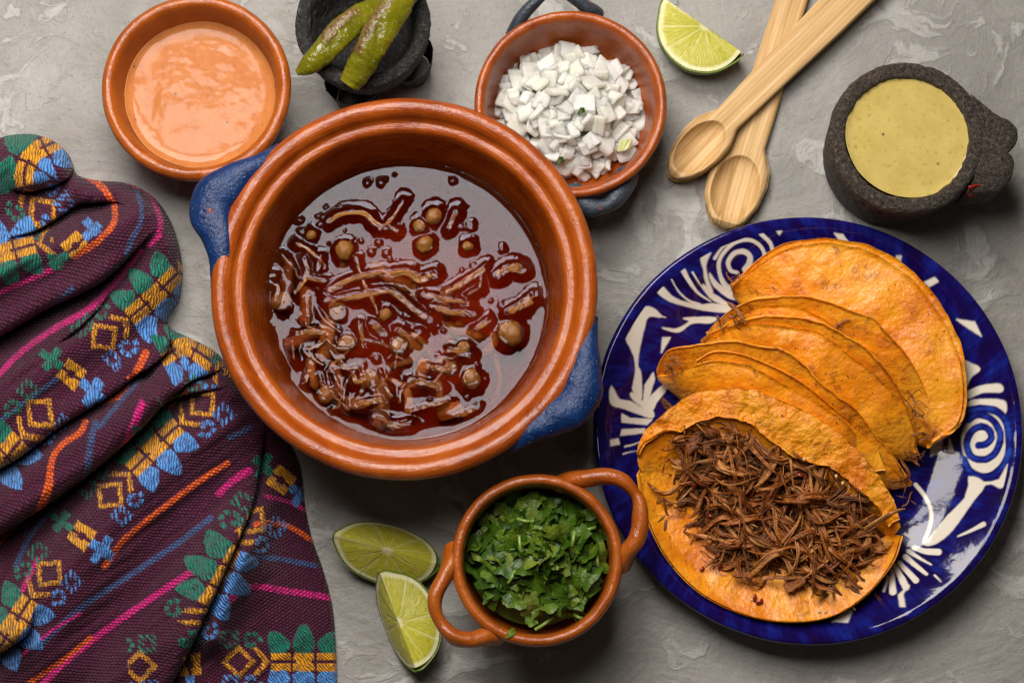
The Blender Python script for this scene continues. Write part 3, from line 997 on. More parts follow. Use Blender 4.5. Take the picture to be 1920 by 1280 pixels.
stroke([(205, 655), (280, 780), (380, 870), (490, 910)], 18, 1, B, sB, (.5, 1.4))
stroke([(320, 560), (400, 700), (480, 800), (600, 880)], 46, 1, B, sB, (1.1, .3))
stroke([(860, 590), (800, 570), (775, 490), (830, 405), (920, 380), (990, 425), (985, 500), (945, 560)], 62, 1, B, sB, (.6, 1))
stroke([(840, 780), (740, 720), (690, 600), (685, 480), (750, 370), (850, 290), (980, 265), (1080, 310), (1130, 380), (1140, 450)], 40, 1, B, sB, (1, .9))
stroke([(640, 450), (710, 350), (785, 300)], 34, 1, B, sB, (1, .4))
stroke([(1105, 205), (1190, 290), (1220, 370)], 44, 1, B, sB, (1, .8))
stroke([(420, 590), (500, 720), (560, 800)], 20, 1, B, sB, (1, .3))
stroke([(720, 640), (760, 700), (830, 750)], 16, 1, B, sB, (.5, 1))
stroke([(0, 970), (80, 1020), (150, 1040)], 34, 1, B, sB, (1, .3))
Cc, sC = (1680, 660), 4.267
for q in ([(540, 70), (600, 90), (670, 135), (600, 200), (550, 290), (545, 100)], [(555, 330), (650, 280), (740, 260), (835, 260), (845, 315), (700, 320), (570, 370)],
          [(575, 405), (650, 380), (860, 390), (870, 490), (780, 445), (650, 440), (560, 470)],
          smooth_line([(710, 490), (830, 540), (895, 700), (860, 870), (740, 960), (610, 920), (540, 800), (530, 650), (600, 530)], 40, True),
          [(590, 985), (700, 1040), (840, 1010), (900, 920), (850, 1080), (760, 1050), (680, 1080), (560, 1170), (585, 1060)],
          [(430, 690), (460, 800), (415, 800)], [(280, 740), (370, 700), (360, 800), (280, 830)]):
    poly(q, 1, Cc, sC)
stroke([(660, 745), (720, 735), (765, 680), (735, 610), (670, 595), (600, 640), (565, 730), (600, 830), (700, 860), (790, 810), (835, 700), (815, 600), (750, 525), (650, 500), (580, 540)], 58, 0, Cc, sC)
stroke([(560, 465), (700, 450), (820, 480), (890, 580), (905, 720), (885, 860), (800, 965), (700, 1000), (600, 960), (540, 860)], 62, 0, Cc, sC)
D, sD = (1560, 860), 3.765
for q in ([(970, 130), (960, 250), (800, 420), (680, 570), (640, 600), (720, 600), (840, 510), (1000, 290), (1070, 200), (1060, 155)],
          [(1190, 130), (1240, 40), (1200, 190)], [(470, 960), (545, 890), (500, 950), (515, 1040), (480, 1040)], [(0, 1145), (150, 1050), (110, 1150)]):
    poly(q, 1, D, sD)
for q, w, tp in (([(590, 180), (660, 270), (700, 370), (690, 480), (650, 580)], 36, (.8, .8)), ([(890, 545), (980, 505), (1070, 460)], 28, (.4, 1.2)), ([(580, 625), (660, 650), (750, 655)], 48, (.7, 1)),
                 ([(540, 650), (620, 700), (700, 745)], 20, (1.6, .5)), ([(520, 690), (590, 750), (665, 810)], 40, (1, .6)), ([(475, 730), (530, 790), (590, 855)], 44, (.7, 1)),
                 ([(440, 750), (480, 820), (520, 900)], 52, (.6, 1)), ([(425, 790), (425, 860), (430, 935)], 46, (.6, 1.1)), ([(395, 830), (385, 870), (365, 930)], 18, (1, 1)), ([(725, 820), (770, 865)], 14, (1, .5))):
    stroke(q, w, 1, D, sD, tp)
E, sE = (1500, 400), 4.0
for q in ([(260, 150), (320, 160), (365, 220), (305, 215)], [(725, 320), (760, 320), (752, 360), (725, 345)], [(935, 515), (1010, 480), (1035, 510), (970, 550)], [(1175, 795), (1310, 815), (1360, 920), (1250, 850)]):
    poly(q, 1, E, sE)
white[(np.repeat(p[:, 0], NA) > .945 * pR) & up_side] = 0
# pale underside
white[~up_side & (np.repeat(p[:, 0], NA) < .9 * pR)] = 1
ang = np.arctan2(vy - PY, vx - PX)
rad = np.hypot(vx - PX, vy - PY)
tone = np.clip(0.6 * tone + 0.75 * fbm(ang * 9 + rad * .02, rad / 40, 2.0, 3) + 0.55 * pn(ang * 45 + rad * .03, rad / 70, 1.0), -1, 1) * .5 + .5
m, nt, b = mat('cobalt_glaze')
blue = ramp(nt, attr(nt, 'tone', 2), [(0.22, (0.008, 0.002, 0.035)), (0.48, (0.007, 0.003, 0.075)), (0.72, (0.008, 0.013, 0.18)), (0.95, (0.02, 0.06, 0.36))])
o_ = objco(nt)
wh = ramp(nt, noise(nt, o_, 30, 3), [(0.3, (0.70, 0.62, 0.52)), (0.7, (0.76, 0.70, 0.60))])
setin(nt, b, 'Base Color', mixc(nt, attr(nt, 'white', 2), blue, wh))
setin(nt, b, 'Roughness', 0.09)
setin(nt, b, 'IOR', 1.40)
setin(nt, b, 'Normal', bump(nt, noise(nt, o_, 60, 3, 0.5), 0.16, 0.002))
M_PLATE = m
o = obj('dinner_plate', V, grid_faces(len(p), NA, False, True)[:, ::-1], M_PLATE, None, (PL_C[0], PL_C[1], 0), attrs={'white': white, 'tone': tone})
tag(o, 'round cobalt blue and white hand painted plate carrying the tacos', 'plate')


def plate_z(x, y):
    r = np.hypot(x - PL_C[0], y - PL_C[1])
    i = np.argmax(p[:, 0])
    return np.interp(r, p[i:, 0][::-1], p[i:, 1][::-1])


# ------------------------------------------------------------------ meat shreds
def shred_mesh(name, seed, m, L=1.0, w=0.09, flat=0.55, curl=0.35, nl=16, n=9, fl=.34):
    r = np.random.default_rng(seed)
    t = np.linspace(-.5, .5, nl)
    path = np.stack([t * L, curl * L * (0.35 * np.sin(t * r.uniform(2, 6) + r.uniform(0, 6)) + r.uniform(-.5, .5) * t * t * 2), curl * .35 * L * np.sin(t * r.uniform(2, 5) + r.uniform(0, 6))], 1)
    u = t + .5
    rad = w * L * np.clip(np.minimum(u * 7 + .25, (1 - u) * 5 + .12), 0, 1) * (1 + .35 * pn(u * 4, seed * 1.7))
    V, F = tube(path, rad, rad * flat, n, fl, seed, 0.16)
    return mesh_of(name, V, F, m)


def bundle(path, w, k, seed, n=6, fray=1.0, thin=.46):
    """a shred of meat: k fibres leaving one root, running together and fraying at the far end"""
    r = np.random.default_rng(seed)
    m_ = len(path)
    u = np.linspace(0, 1, m_)
    t = np.gradient(path, axis=0)
    t /= np.linalg.norm(t, axis=1)[:, None] + 1e-12
    s_ = np.cross(t, [0, 0, 1.0])
    s_ /= np.linalg.norm(s_, axis=1)[:, None] + 1e-9
    q = np.cross(s_, t)
    VV, FF, off = [], [], 1
    VV.append(path[:1])
    for i in range(k):
        an, ro = 6.283 * i / k + r.uniform(-.4, .4), r.uniform(.35, 1.0) * (0.2 if i == 0 else 1)
        sp = w * ro * np.minimum(1, u * 5 + .15) * (.8 + fray * r.uniform(0, 2.2) * np.clip(u - .55, 0, 1) ** 1.3 * 2 + .35 * np.sin(u * r.uniform(4, 12) + r.uniform(0, 6)))
        a2 = an + r.uniform(-2.5, 2.5) * u
        p_ = path + s_ * (np.cos(a2) * sp)[:, None] + q * (np.sin(a2) * sp * .6)[:, None]
        end = int(m_ * r.uniform(.7, 1.0)) if i else m_
        ra = w * r.uniform(thin * .7, thin * 1.35) * np.clip(np.minimum(u[:end] * 9 + .35, (u[end - 1] - u[:end]) * 12 + .30), 0, 1) * (1 + .3 * np.sin(u[:end] * r.uniform(8, 20) + r.uniform(0, 6)))
        V, F = tube(p_[:end], ra, ra * r.uniform(.5, .9), n, .25, seed * 31 + i, .12)
        c0 = len(V) - 2
        F = np.where(F == c0, -off, F) + off
        VV.append(V)
        FF.append(F)
        off += len(V)
    return np.vstack(VV), np.vstack(FF)


def bundle_mesh(seed, w, k, curl, nl=20):
    r = np.random.default_rng(seed)
    t = np.linspace(-.5, .5, nl)
    path = np.stack([t, curl * (.25 * np.sin(t * r.uniform(3, 7) + r.uniform(0, 6)) + r.uniform(-.7, .7) * t * t * 2), curl * .22 * np.sin(t * r.uniform(3, 8) + r.uniform(0, 6))], 1)
    V, F = bundle(path, w, k, seed, 5, .8, .30)
    return mesh_of('shred', V, F, M_MEAT)


SHREDS = [bundle_mesh(100 + i, random.uniform(.026, .040), random.randint(3, 4), random.uniform(.7, 1.5), 24) for i in range(11)]
SHREDS += [bundle_mesh(130 + i, random.uniform(.040, .058), random.randint(6, 8), random.uniform(.5, 1.1), 22) for i in range(12)]
SHREDS += [bundle_mesh(160 + i, random.uniform(.062, .085), random.randint(9, 12), random.uniform(.3, .7), 18) for i in range(6)]
random.Random(3).shuffle(SHREDS)
SCRAPS = [shred_mesh('scrap', 200 + i, M_MEAT, w=.20, flat=.35, curl=.2, nl=14, n=20, fl=.4) for i in range(5)]


def put(o, loc, rz, rx, ry, s):
    m = Matrix.Translation(Vector(loc)) @ Matrix.Rotation(rz, 4, 'Z') @ Matrix.Rotation(ry, 4, 'Y') @ Matrix.Rotation(rx, 4, 'X') @ Matrix.Diagonal((s, s, s, 1))
    o.matrix_local = m


# ------------------------------------------------------------------ tacos
def curve3(pts, n):
    q = smooth_line(pts, n)
    return P(q[:, 0], q[:, 1], q[:, 2])


def fold(back, hinge, front, nt_=150, ns=34, bulge_b=0.006, bulge_f=0.008, w=0.007, seed=0.0, lift=0.0012):
    Bk, Hg, Fr = curve3(back, nt_), curve3(hinge, nt_), curve3(front, nt_)
    th = np.gradient(Hg, axis=0)
    th /= np.linalg.norm(th, axis=1)[:, None]
    dr = np.cross(th, [0, 0, 1.0])          # towards the front
    u = np.linspace(0, 1, nt_)
    bl = np.sin(np.pi * u) ** .7
    s = np.linspace(0, 1, ns)[:, None, None]

    def bez(a, b_, c_, d_):
        return (1 - s) ** 3 * a + 3 * (1 - s) ** 2 * s * b_ + 3 * (1 - s) * s ** 2 * c_ + s ** 3 * d_
    w = (w * (.35 + .65 * bl))[:, None]
    upv = np.array([0, 0, 1.0])
    c1 = bez(Bk, Bk + (Hg - Bk) * .4 + (-dr * .8 + upv * .3) * (bulge_b * bl)[:, None], Hg - dr * w * 1.2 + (Bk - Hg) * .18, Hg)
    c2 = bez(Hg, Hg + dr * w * 1.2 + (Fr - Hg) * .18, Fr + (Hg - Fr) * .4 + (dr * .8 + upv * .5) * (bulge_f * bl)[:, None], Fr)
    G = np.concatenate([c1, c2[1:]], 0)      # (S, T, 3)
    G = np.transpose(G, (1, 0, 2)).copy()
    x, y = G[..., 0], G[..., 1]
    G[..., 2] += lift * 2.4 * fbm(x * 30 + seed, y * 30, G[..., 2] * 20, 4)
    e = np.linspace(0, 1, G.shape[1])[None]
    edge = np.maximum(ss(.14, 0, e), ss(.86, 1, e))
    G += dr[:, None] * (edge * .0034 * fbm(u[:, None] * 6 + seed, e * 3, seed, 4))[..., None]
    return G


def taco_top(label, back, hinge, front, seed, shreds=(), double=True, **kw):
    G = fold(back, hinge, front, seed=seed, **kw)
    base = G.reshape(-1, 3).mean(0)
    base[2] = G[..., 2].min()
    e = empty('taco', base)
    tag(e, label, 'taco', 'tacos on the blue plate')
    V, F, N = sheet(G, 0.0024)
    obj('tortilla', V, F, M_TORT, e, base)
    if double:   # second tortilla lying inside the first, a little smaller
        k = G.shape[1]
        lo, hi = int(k * .05), int(k * .95)
        G2 = G[4:-4, lo:hi] - N[4:-4, lo:hi] * 0.0030
        x, y = G2[..., 0], G2[..., 1]
        G2 = G2 - N[4:-4, lo:hi] * (0.0009 * fbm(x * 60 + seed, y * 60, 3.0, 2))[..., None]
        V, F, _ = sheet(G2, 0.0016)
        obj('tortilla', V, F, M_TORT, e, base)
    for i, (px, py, z, rz, L) in enumerate(shreds):
        s = link('meat_shred', SHREDS[(i * 5 + int(seed)) % 29], e)
        put(s, P(px, py, z) - base, math.radians(rz), random.uniform(0, 3), random.uniform(-.3, .3), L)
    return e, G


def zp(pts, zs):
    zz = np.interp(np.linspace(0, 1, len(pts)), np.linspace(0, 1, len(zs)), zs)
    return [(a, b_, c_) for (a, b_), c_ in zip(pts, zz)]


def C5(pts):
    return [(1100 + a / 2.341, 380 + b_ / 2.341) for a, b_ in pts]


def jit(cx, cy, z, k, spread, L=(0.010, 0.020)):
    k = (k + 1) // 2
    return [(cx + random.gauss(0, spread * .55), cy + random.gauss(0, spread * .55), z + random.uniform(-.003, .003), random.uniform(0, 360), random.uniform(*L)) for _ in range(k)]


t1b = [(1374, 531), (1412, 494), (1462, 460), (1520, 449), (1572, 449), (1640, 464), (1700, 498), (1757, 558), (1796, 630), (1811, 700), (1813, 760), (1797, 803), (1752, 832)]
t1f = [(1374, 537), (1416, 504), (1468, 470), (1524, 458), (1570, 457), (1634, 474), (1692, 510), (1747, 568), (1786, 638), (1803, 704), (1806, 756), (1790, 798), (1745, 826)]
t1h = [(1380, 560), (1440, 640), (1520, 730), (1620, 800), (1738, 838)]
taco_top('hindmost taco lying nearly flat with its broad orange face fully showing', zp(t1b, [.028, .036, .040, .036, .030]), zp(t1h, [.016, .014, .014, .016]), zp(t1f, [.030, .042, .046, .042, .032]), 1.0,
         jit(1372, 528, .030, 6, 7, (.010, .018)) + jit(1762, 822, .026, 6, 10), bulge_f=.018, bulge_b=.002, double=False)
t2b = C5([(535, 560), (600, 490), (650, 455), (720, 425), (830, 405), (950, 410), (1080, 440), (1180, 475), (1260, 520), (1340, 590), (1420, 690), (1480, 800), (1512, 900), (1517, 1000)])
t2f = C5([(530, 575), (600, 525), (660, 495), (740, 465), (850, 455), (960, 465), (1040, 500), (1090, 545), (1160, 600), (1230, 640), (1320, 700), (1400, 800), (1460, 900), (1490, 1010)])
t2h = [(1330, 650), (1410, 690), (1500, 760), (1600, 830), (1738, 826)]
taco_top('taco resting against the hindmost one with a gaping mouth showing meat', zp(t2b, [.022, .048, .054, .047, .022]), zp(t2h, [.014, .014, .014, .014]), zp(t2f, [.022, .047, .052, .044, .022]), 4.0,
         jit(1570, 612, .050, 10, 12) + [(1381, 588, .056, -55, .020), (1378, 592, .054, -40, .016)] + jit(1385, 600, .046, 6, 10) + [(1713, 741, .046, -10, .016), (1720, 775, .043, -60, .020)] + jit(1716, 770, .040, 9, 14) + jit(1744, 812, .03, 6, 8), bulge_f=.018, double=False)
t3b = C5([(508, 595), (560, 560), (640, 530), (740, 497), (860, 490), (980, 510), (1080, 550), (1180, 610), (1280, 690), (1350, 780), (1400, 890), (1440, 1000), (1450, 1090)])
t3f = C5([(512, 605), (560, 592), (640, 560), (740, 535), (860, 540), (960, 555), (1050, 590), (1130, 640), (1240, 725), (1320, 815), (1375, 915), (1418, 1010), (1440, 1095)])
t3h = [(1325, 655), (1400, 720), (1500, 800), (1600, 850), (1718, 865)]
taco_top('middle taco of the row with its mouth pressed shut and smooth face', zp(t3b, [.022, .050, .057, .050, .022]), zp(t3h, [.014, .013, .013, .014]), zp(t3f, [.022, .050, .056, .048, .022]), 7.0, jit(1350, 612, .044, 5, 6, (.008, .014)) + jit(1712, 850, .024, 10, 10), bulge_f=.021, double=False)
t4b = C5([(300, 740), (330, 680), (372, 637), (470, 622), (560, 608), (680, 608), (800, 630), (880, 655), (960, 710), (1010, 760), (1100, 840), (1180, 910), (1260, 1010), (1340, 1100), (1432, 1228)])
t4f = C5([(305, 765), (345, 765), (400, 748), (480, 718), (560, 692), (640, 700), (760, 740), (900, 805), (1020, 880), (1130, 965), (1210, 1050), (1290, 1130), (1410, 1230)])
t4h = [(1240, 712), (1300, 770), (1400, 850), (1520, 920), (1700, 912)]
e4, G4 = taco_top('taco just behind the open one with split layered edges and charred bits', zp(t4b, [.024, .050, .059, .052, .020]), zp(t4h, [.014, .012, .012, .012]), zp(t4f, [.022, .048, .055, .048, .018]), 11.0,
                  [(1250, 690, .044, 20, .012), (1262, 680, .047, 50, .015)] + jit(1262, 684, .044, 9, 12, (.008, .016)) + jit(1690, 900, .022, 10, 10) + jit(1700, 935, .014, 4, 8), bulge_f=.018, double=False)
# a loose inner leaf between its two flaps
q0 = curve3(zp(C5([(480, 690), (560, 650), (680, 662), (800, 708), (900, 757), (1000, 828), (1090, 905), (1180, 985), (1270, 1075)]), [.045, .053, .056, .050, .034]), 100)
q1 = curve3(zp([(1320, 720), (1400, 770), (1500, 830), (1600, 880), (1660, 880)], [.03, .03, .03, .03]), 100)
s_ = np.linspace(0, 1, 16)[None, :, None]
Gl = q0[:, None] * (1 - s_) + q1[:, None] * s_
Gl[..., 2] += .0012 * fbm(Gl[..., 0] * 50, Gl[..., 1] * 50, 2.2, 3)
V, F, _ = sheet(Gl, .0016)
obj('tortilla', V, F, M_TORT, e4, np.array(e4.location))

# open taco
o_b = [(1196, 868), (1204, 822), (1230, 788), (1262, 762), (1300, 738), (1352, 731), (1400, 730), (1440, 742), (1500, 768), (1558, 802), (1608, 846), (1644, 890), (1668, 934), (1688, 990)]
o_f = [(1193, 890), (1203, 945), (1226, 1008), (1256, 1058), (1300, 1104), (1352, 1136), (1410, 1157), (1465, 1166), (1520, 1165), (1570, 1152), (1618, 1122), (1656, 1082), (1680, 1045), (1693, 1005)]
o_h = [(1199, 880), (1290, 880), (1380, 900), (1480, 940), (1580, 985), (1672, 1004)]
Bk, Hg, Fr = curve3(zp(o_b, [.032, .042, .049, .052, .050, .043, .032]), 220), curve3(zp(o_h, [.030, .013, .013, .013, .016]), 220), curve3(zp(o_f, [.032, .026, .028, .032, .033, .032, .030, .030]), 220)
s = np.linspace(0, 1, 60)[:, None, None]
u = np.linspace(0, 1, 220)
ins = (np.array([P(1420, 960, .02)]) - Bk)
ins /= np.linalg.norm(ins, axis=1)[:, None]
bz = lambda a, b_, c_, d_: (1 - s) ** 3 * a + 3 * (1 - s) ** 2 * s * b_ + 3 * (1 - s) * s ** 2 * c_ + s ** 3 * d_
sn = np.sin(np.pi * u)[:, None] ** .8
c1 = bz(Bk, Bk + ins * .022 * sn + np.array([0, 0, .009]) * sn, Hg + (Bk - Hg) * .42 + np.array([0, 0, .002]) * sn, Hg)
c2 = bz(Hg, Hg + (Fr - Hg) * .35 - np.array([0, 0, .003]), Hg + (Fr - Hg) * .75 - np.array([0, 0, .003]), Fr)
Go = np.transpose(np.concatenate([c1, c2[1:]], 0), (1, 0, 2)).copy()
Go[..., 2] += .0020 * fbm(Go[..., 0] * 40, Go[..., 1] * 40, 7.7, 4)
pz = plate_z(Go[..., 0], Go[..., 1]) + .0028
Go[..., 2] = np.maximum(Go[..., 2], pz)
base5 = np.array([*P(1440, 960, .01)[:2], .008])
t5 = empty('taco', base5)
tag(t5, 'frontmost taco lying open and heaped with shredded brown meat', 'taco', 'tacos on the blue plate')
V, F, N5 = sheet(Go, .0019)
obj('tortilla', V, F, M_TORT, t5, base5)
# torn inner tortilla clinging to the upright flap
nt2 = 200
ii = np.linspace(6, 213, nt2)
lim = 0.170 + 0.045 * fbm(np.linspace(0, 9, nt2), 3.1, .5, 5) - .09 * ss(.25, 0, np.linspace(0, 1, nt2)) + .055 * np.exp(-((np.linspace(0, 1, nt2) - .62) / .16) ** 2)
jj = np.linspace(0.012, 1, 26)[None] * lim[:, None] * (Go.shape[1] - 1)
i0 = np.clip(ii.astype(int), 0, 218)
j0 = np.clip(jj.astype(int), 0, Go.shape[1] - 2)
fi, fj = (ii - i0)[:, None, None], (jj - j0)[..., None]
I0 = np.repeat(i0[:, None], 26, 1)
lerp = lambda X: (X[I0, j0] * (1 - fi) * (1 - fj) + X[I0 + 1, j0] * fi * (1 - fj) + X[I0, j0 + 1] * (1 - fi) * fj + X[I0 + 1, j0 + 1] * fi * fj)
Gt, Nt = lerp(Go), lerp(N5)
Gt = Gt - Nt * (.0030 + .0022 * fbm(Gt[..., 0] * 85, Gt[..., 1] * 85, 4.0, 3) + .0028 * (np.linspace(0, 1, 26)[None] ** 5))[..., None]
V, F, _ = sheet(Gt, .0018)
obj('tortilla', V, F, M_CRUMB, t5, base5)['label'] = 'torn inner tortilla with a ragged lower edge'

# heap of shredded meat
heap = np.array([(1258, 786), (1330, 774), (1400, 806), (1470, 838), (1540, 866), (1610, 908), (1656, 950), (1666, 1004), (1640, 1058), (1600, 1096), (1540, 1108), (1470, 1096), (1400, 1068), (1350, 1062), (1322, 1010), (1280, 960), (1226, 956), (1270, 920), (1262, 860)], float)
gx_, gy_ = proj(Go.reshape(-1, 3))
gz_ = Go[..., 2].ravel()


def open_z(px, py):
    return gz_[np.argmin((gx_ - px) ** 2 + (gy_ - py) ** 2)]


def heap_pts(k, inset):
    out = []
    while len(out) < k:
        x, y = random.uniform(1215, 1700), random.uniform(785, 1115)
        xa, ya = np.array([x]), np.array([y])
        if inside(xa, ya, heap)[0]:
            d = dist_line(xa, ya, heap, True)[0][0]
            if d > inset * random.random():
                out.append((x, y, d))
    return out


def heap_place(o, x, y, d, lay, L):
    z = min(open_z(x, y), .038) + .002 + .014 * ss(0, 75, np.array(d)) * lay
    put(o, P(x, y, z) - base5, random.gauss(-.5, .75), random.uniform(0, 6.28), random.gauss(0, .12), L)


# bed of small shreds, joined
bv, bf, off = [], [], 0
for k, (x, y, d) in enumerate(heap_pts(330, 30)):
    me = SHREDS[k % 29]
    co = np.empty(len(me.vertices) * 3, np.float32)
    me.vertices.foreach_get('co', co)
    co = co.reshape(-1, 3) * random.uniform(.022, .036)
    a = random.uniform(0, 6.28)
    R_ = np.array([[math.cos(a), -math.sin(a), 0], [math.sin(a), math.cos(a), 0], [0, 0, 1]])
    z = min(open_z(x, y), .034) + .0015 + .012 * float(ss(0, 75, np.array(d))) * random.uniform(0, .8)
    bv.append(co @ R_.T + P(x, y, z))
    f = np.array([list(q.vertices) for q in me.polygons if len(q.vertices) == 4])
    bf.append(f + off)
    off += len(co)
bed = obj('meat_bed', np.vstack(bv), np.vstack(bf), M_BED, t5, base5)
bed['kind'] = 'stuff'
for k, (x, y, d) in enumerate(heap_pts(285, 30)):
    s = link('meat_shred', SHREDS[k % 29], t5)
    heap_place(s, x, y, d, random.uniform(.55, 1.0), random.uniform(.026, .042) if k % 3 else random.uniform(.040, .058))
for k, (x, y) in enumerate([(1392, 1080), (1490, 1094), (1300, 830), (1330, 870), (1430, 905)]):
    s = link('meat_shred', SCRAPS[k % 5], t5)
    put(s, P(x, y, min(open_z(x, y), .034) + .011) - base5, random.uniform(0, 6.3), random.uniform(-.4, .4), random.uniform(-.3, .3), random.uniform(.012, .018))
m, nt, b = mat('red_chili_skin', Base_Color=(0.24, 0.018, 0.005), Roughness=0.25)
M_RED = m
m, nt, b = mat('pale_seed', Base_Color=(0.62, 0.42, 0.16), Roughness=0.35)
M_SEED = m
flk = shred_mesh('flake', 400, M_RED, w=.3, flat=.25, curl=.3, nl=8, n=8)
for x, y in [(1390, 885), (1340, 900), (1326, 880), (1410, 925), (1302, 905), (1500, 890), (1530, 980), (1545, 975), (1588, 1005), (1330, 965), (1460, 1020), (1350, 1062), (1415, 1120), (1424, 1128), (1316, 1065), (1480, 940), (1610, 990), (1400, 950)]:
    s = link('chilli_flake', flk, t5)
    put(s, P(x, y, open_z(x, y) + (.004 if (y > 1055) else .015)) - base5, random.uniform(0, 6), random.uniform(-.5, .5), random.uniform(-.3, .3), random.uniform(.0028, .0055))
sv, sf = tube(np.stack([np.linspace(-.5, .5, 8), np.zeros(8), np.zeros(8)], 1), .42 * np.sin(np.linspace(.15, math.pi - .1, 8)), .2 * np.sin(np.linspace(.15, math.pi - .1, 8)), 10)
sme = mesh_of('seed', sv, sf, M_SEED)
for x, y in [(1447, 1083), (1410, 1124), (1536, 1146), (1548, 1166 - 20), (1568, 892), (1580, 905), (1476, 1020), (1508, 860)]:
    s = link('chilli_seed', sme, t5)
    put(s, P(x, y, open_z(x, y) + (.0030 if y > 1055 else .010)) - base5, random.uniform(0, 6), 0, 0, .0026)


# ------------------------------------------------------------------ broth with meat and chickpeas
BZ = 0.050
BC = P(761, 563, BZ)
BR = 267 * sc(761, 563, BZ)


def C3(pts):
    return [(480 + a * .4142, 300 + b_ * .4142) for a, b_ in pts]


strands = [([(330, 280), (400, 245), (490, 245), (540, 290), (590, 310)], 26), ([(560, 320), (620, 260), (665, 190)], 16), ([(600, 300), (640, 325)], 20), ([(872, 312), (905, 240)], 26),
           ([(455, 450), (480, 540), (520, 620), (550, 690)], 18), ([(320, 600), (400, 560), (480, 530), (580, 510)], 34), ([(600, 520), (680, 510), (740, 535), (810, 520)], 42),
           ([(320, 640), (420, 620), (530, 600), (600, 590), (650, 620), (720, 680), (795, 730)], 30), ([(870, 600), (950, 550), (1040, 490)], 30), ([(1020, 520), (1010, 580), (960, 610)], 14),
           ([(1090, 525), (1150, 490), (1205, 500)], 42), ([(760, 610), (830, 630), (900, 640), (960, 655)], 30), ([(800, 660), (880, 690), (985, 700)], 32), ([(1000, 765), (1050, 730)], 32),
           ([(1140, 690), (1200, 660), (1260, 610)], 40), ([(180, 380), (230, 400), (270, 440)], 16), ([(220, 450), (230, 520), (180, 600)], 24), ([(120, 430), (170, 490), (200, 540)], 15),
           ([(215, 530), (260, 540), (310, 550)], 24), ([(40, 690), (35, 600), (45, 540), (85, 525)], 20), ([(292, 440), (280, 500)], 22), ([(240, 850), (250, 920), (220, 1010)], 24),
           ([(315, 790), (340, 860), (410, 940), (480, 930)], 22), ([(230, 630), (235, 720), (240, 790)], 15), ([(470, 740), (490, 850)], 24), ([(530, 740), (580, 790)], 38), ([(640, 770), (700, 800), (740, 780)], 30),
           ([(600, 960), (570, 1040), (590, 1100)], 15), ([(720, 970), (660, 1040), (650, 1100)], 15), ([(700, 1000), (760, 1010), (830, 1030)], 32), ([(700, 1135), (790, 1110), (880, 1090)], 22),
           ([(900, 1160), (1000, 1125)], 22), ([(460, 1110), (560, 1090)], 32), ([(540, 1160), (620, 1200), (690, 1190)], 36), ([(55, 780), (80, 880), (120, 940)], 20), ([(165, 820), (172, 900)], 12),
           ([(350, 970), (390, 1060)], 12), ([(190, 790), (250, 780), (320, 790)], 26), ([(880, 860), (960, 880)], 34), ([(780, 940), (860, 950)], 34), ([(70, 560), (100, 580), (90, 640)], 20)]
_r = random.Random(21)
for _k in range(34):
    if _k % 2:
        _x, _y = _r.uniform(60, 420), _r.uniform(430, 1050)
    else:
        _x, _y = _r.uniform(250, 1000), _r.uniform(820, 1200)
    if math.hypot((_x - 678) / 600, (_y - 635) / 570) > .98:
        continue
    _a, _l = _r.uniform(0, 3.14), _r.uniform(25, 75)
    strands.append(([(_x - _l * math.cos(_a), _y - _l * math.sin(_a)), (_x + _r.gauss(0, 14), _y + _r.gauss(0, 14)), (_x + _l * math.cos(_a), _y + _l * math.sin(_a))], _r.uniform(9, 22)))
peas = [(400, 410, 46, 1), (805, 255, 40, 1), (740, 300, 32, .8), (765, 385, 42, .9), (958, 392, 26, .9), (250, 340, 24, .9), (412, 830, 44, .6), (650, 840, 46, .6), (515, 995, 52, .3), (1150, 785, 62, .75), (975, 990, 48, .7),
        (115, 640, 50, .4), (320, 1060, 44, .3), (125, 820, 20, .9), (1152, 440, 20, .9), (370, 690, 46, .4), (200, 975, 26, .9), (940, 850, 32, .8), (565, 245, 22, 1), (690, 600, 18, 1), (585, 700, 30, .9), (825, 350, 20, .9), (1180, 490, 26, .9), (880, 945, 36, .6), (230, 290, 16, .5)]
peas = [q_ for q_ in peas if q_[2] >= 30 or q_[0] in (250, 958, 1180)]
nr, na = 180, 640
T, A_ = np.meshgrid(np.linspace(0, 1, nr), np.linspace(0, 2 * math.pi, na, endpoint=False), indexing='ij')
rr = np.maximum(T, 1e-4) * BR
bx, by = BC[0] + rr * np.cos(A_), BC[1] + rr * np.sin(A_)
upx, upy = proj(np.stack([bx, by, np.full(bx.shape, BZ)], -1).reshape(-1, 3))
men = np.zeros(upx.shape)
lam = 6.8
PXM = sc(761, 563, BZ)
items = []
for k, (pts, w) in enumerate(strands):
    q = np.array(C3(pts))
    w = w * .4142 * .5
    low = (k in (21, 22, 23, 27, 28, 30, 31, 36)) or (k > 40 and k % 3 > 0)
    d = dist_line(upx, upy, smooth_line(q, 24))[0] - w
    men = np.maximum(men, (.45 if low else 1.0) * np.exp(-np.maximum(d, 0) / lam))
    items.append((q, w, low))
for cx, cy, r_, lev in peas:
    (x0, y0), = C3([(cx, cy)])
    d = np.hypot(upx - x0, upy - y0) - r_ * .4142 * .8
    men = np.maximum(men, lev * np.exp(-np.maximum(d, 0) / lam))
drops = [(505, 105, 9), (565, 105, 10), (890, 95, 9), (200, 275, 8), (300, 260, 8), (590, 420, 10), (522, 415, 9), (555, 372, 9), (660, 180, 8), (970, 300, 16), (985, 480, 12), (340, 550, 10), (205, 325, 9), (1115, 405, 9), (1010, 1110, 12), (880, 1085, 10), (545, 895, 12), (535, 1055, 14), (600, 545, 8), (150, 500, 12), (1110, 655, 10)]
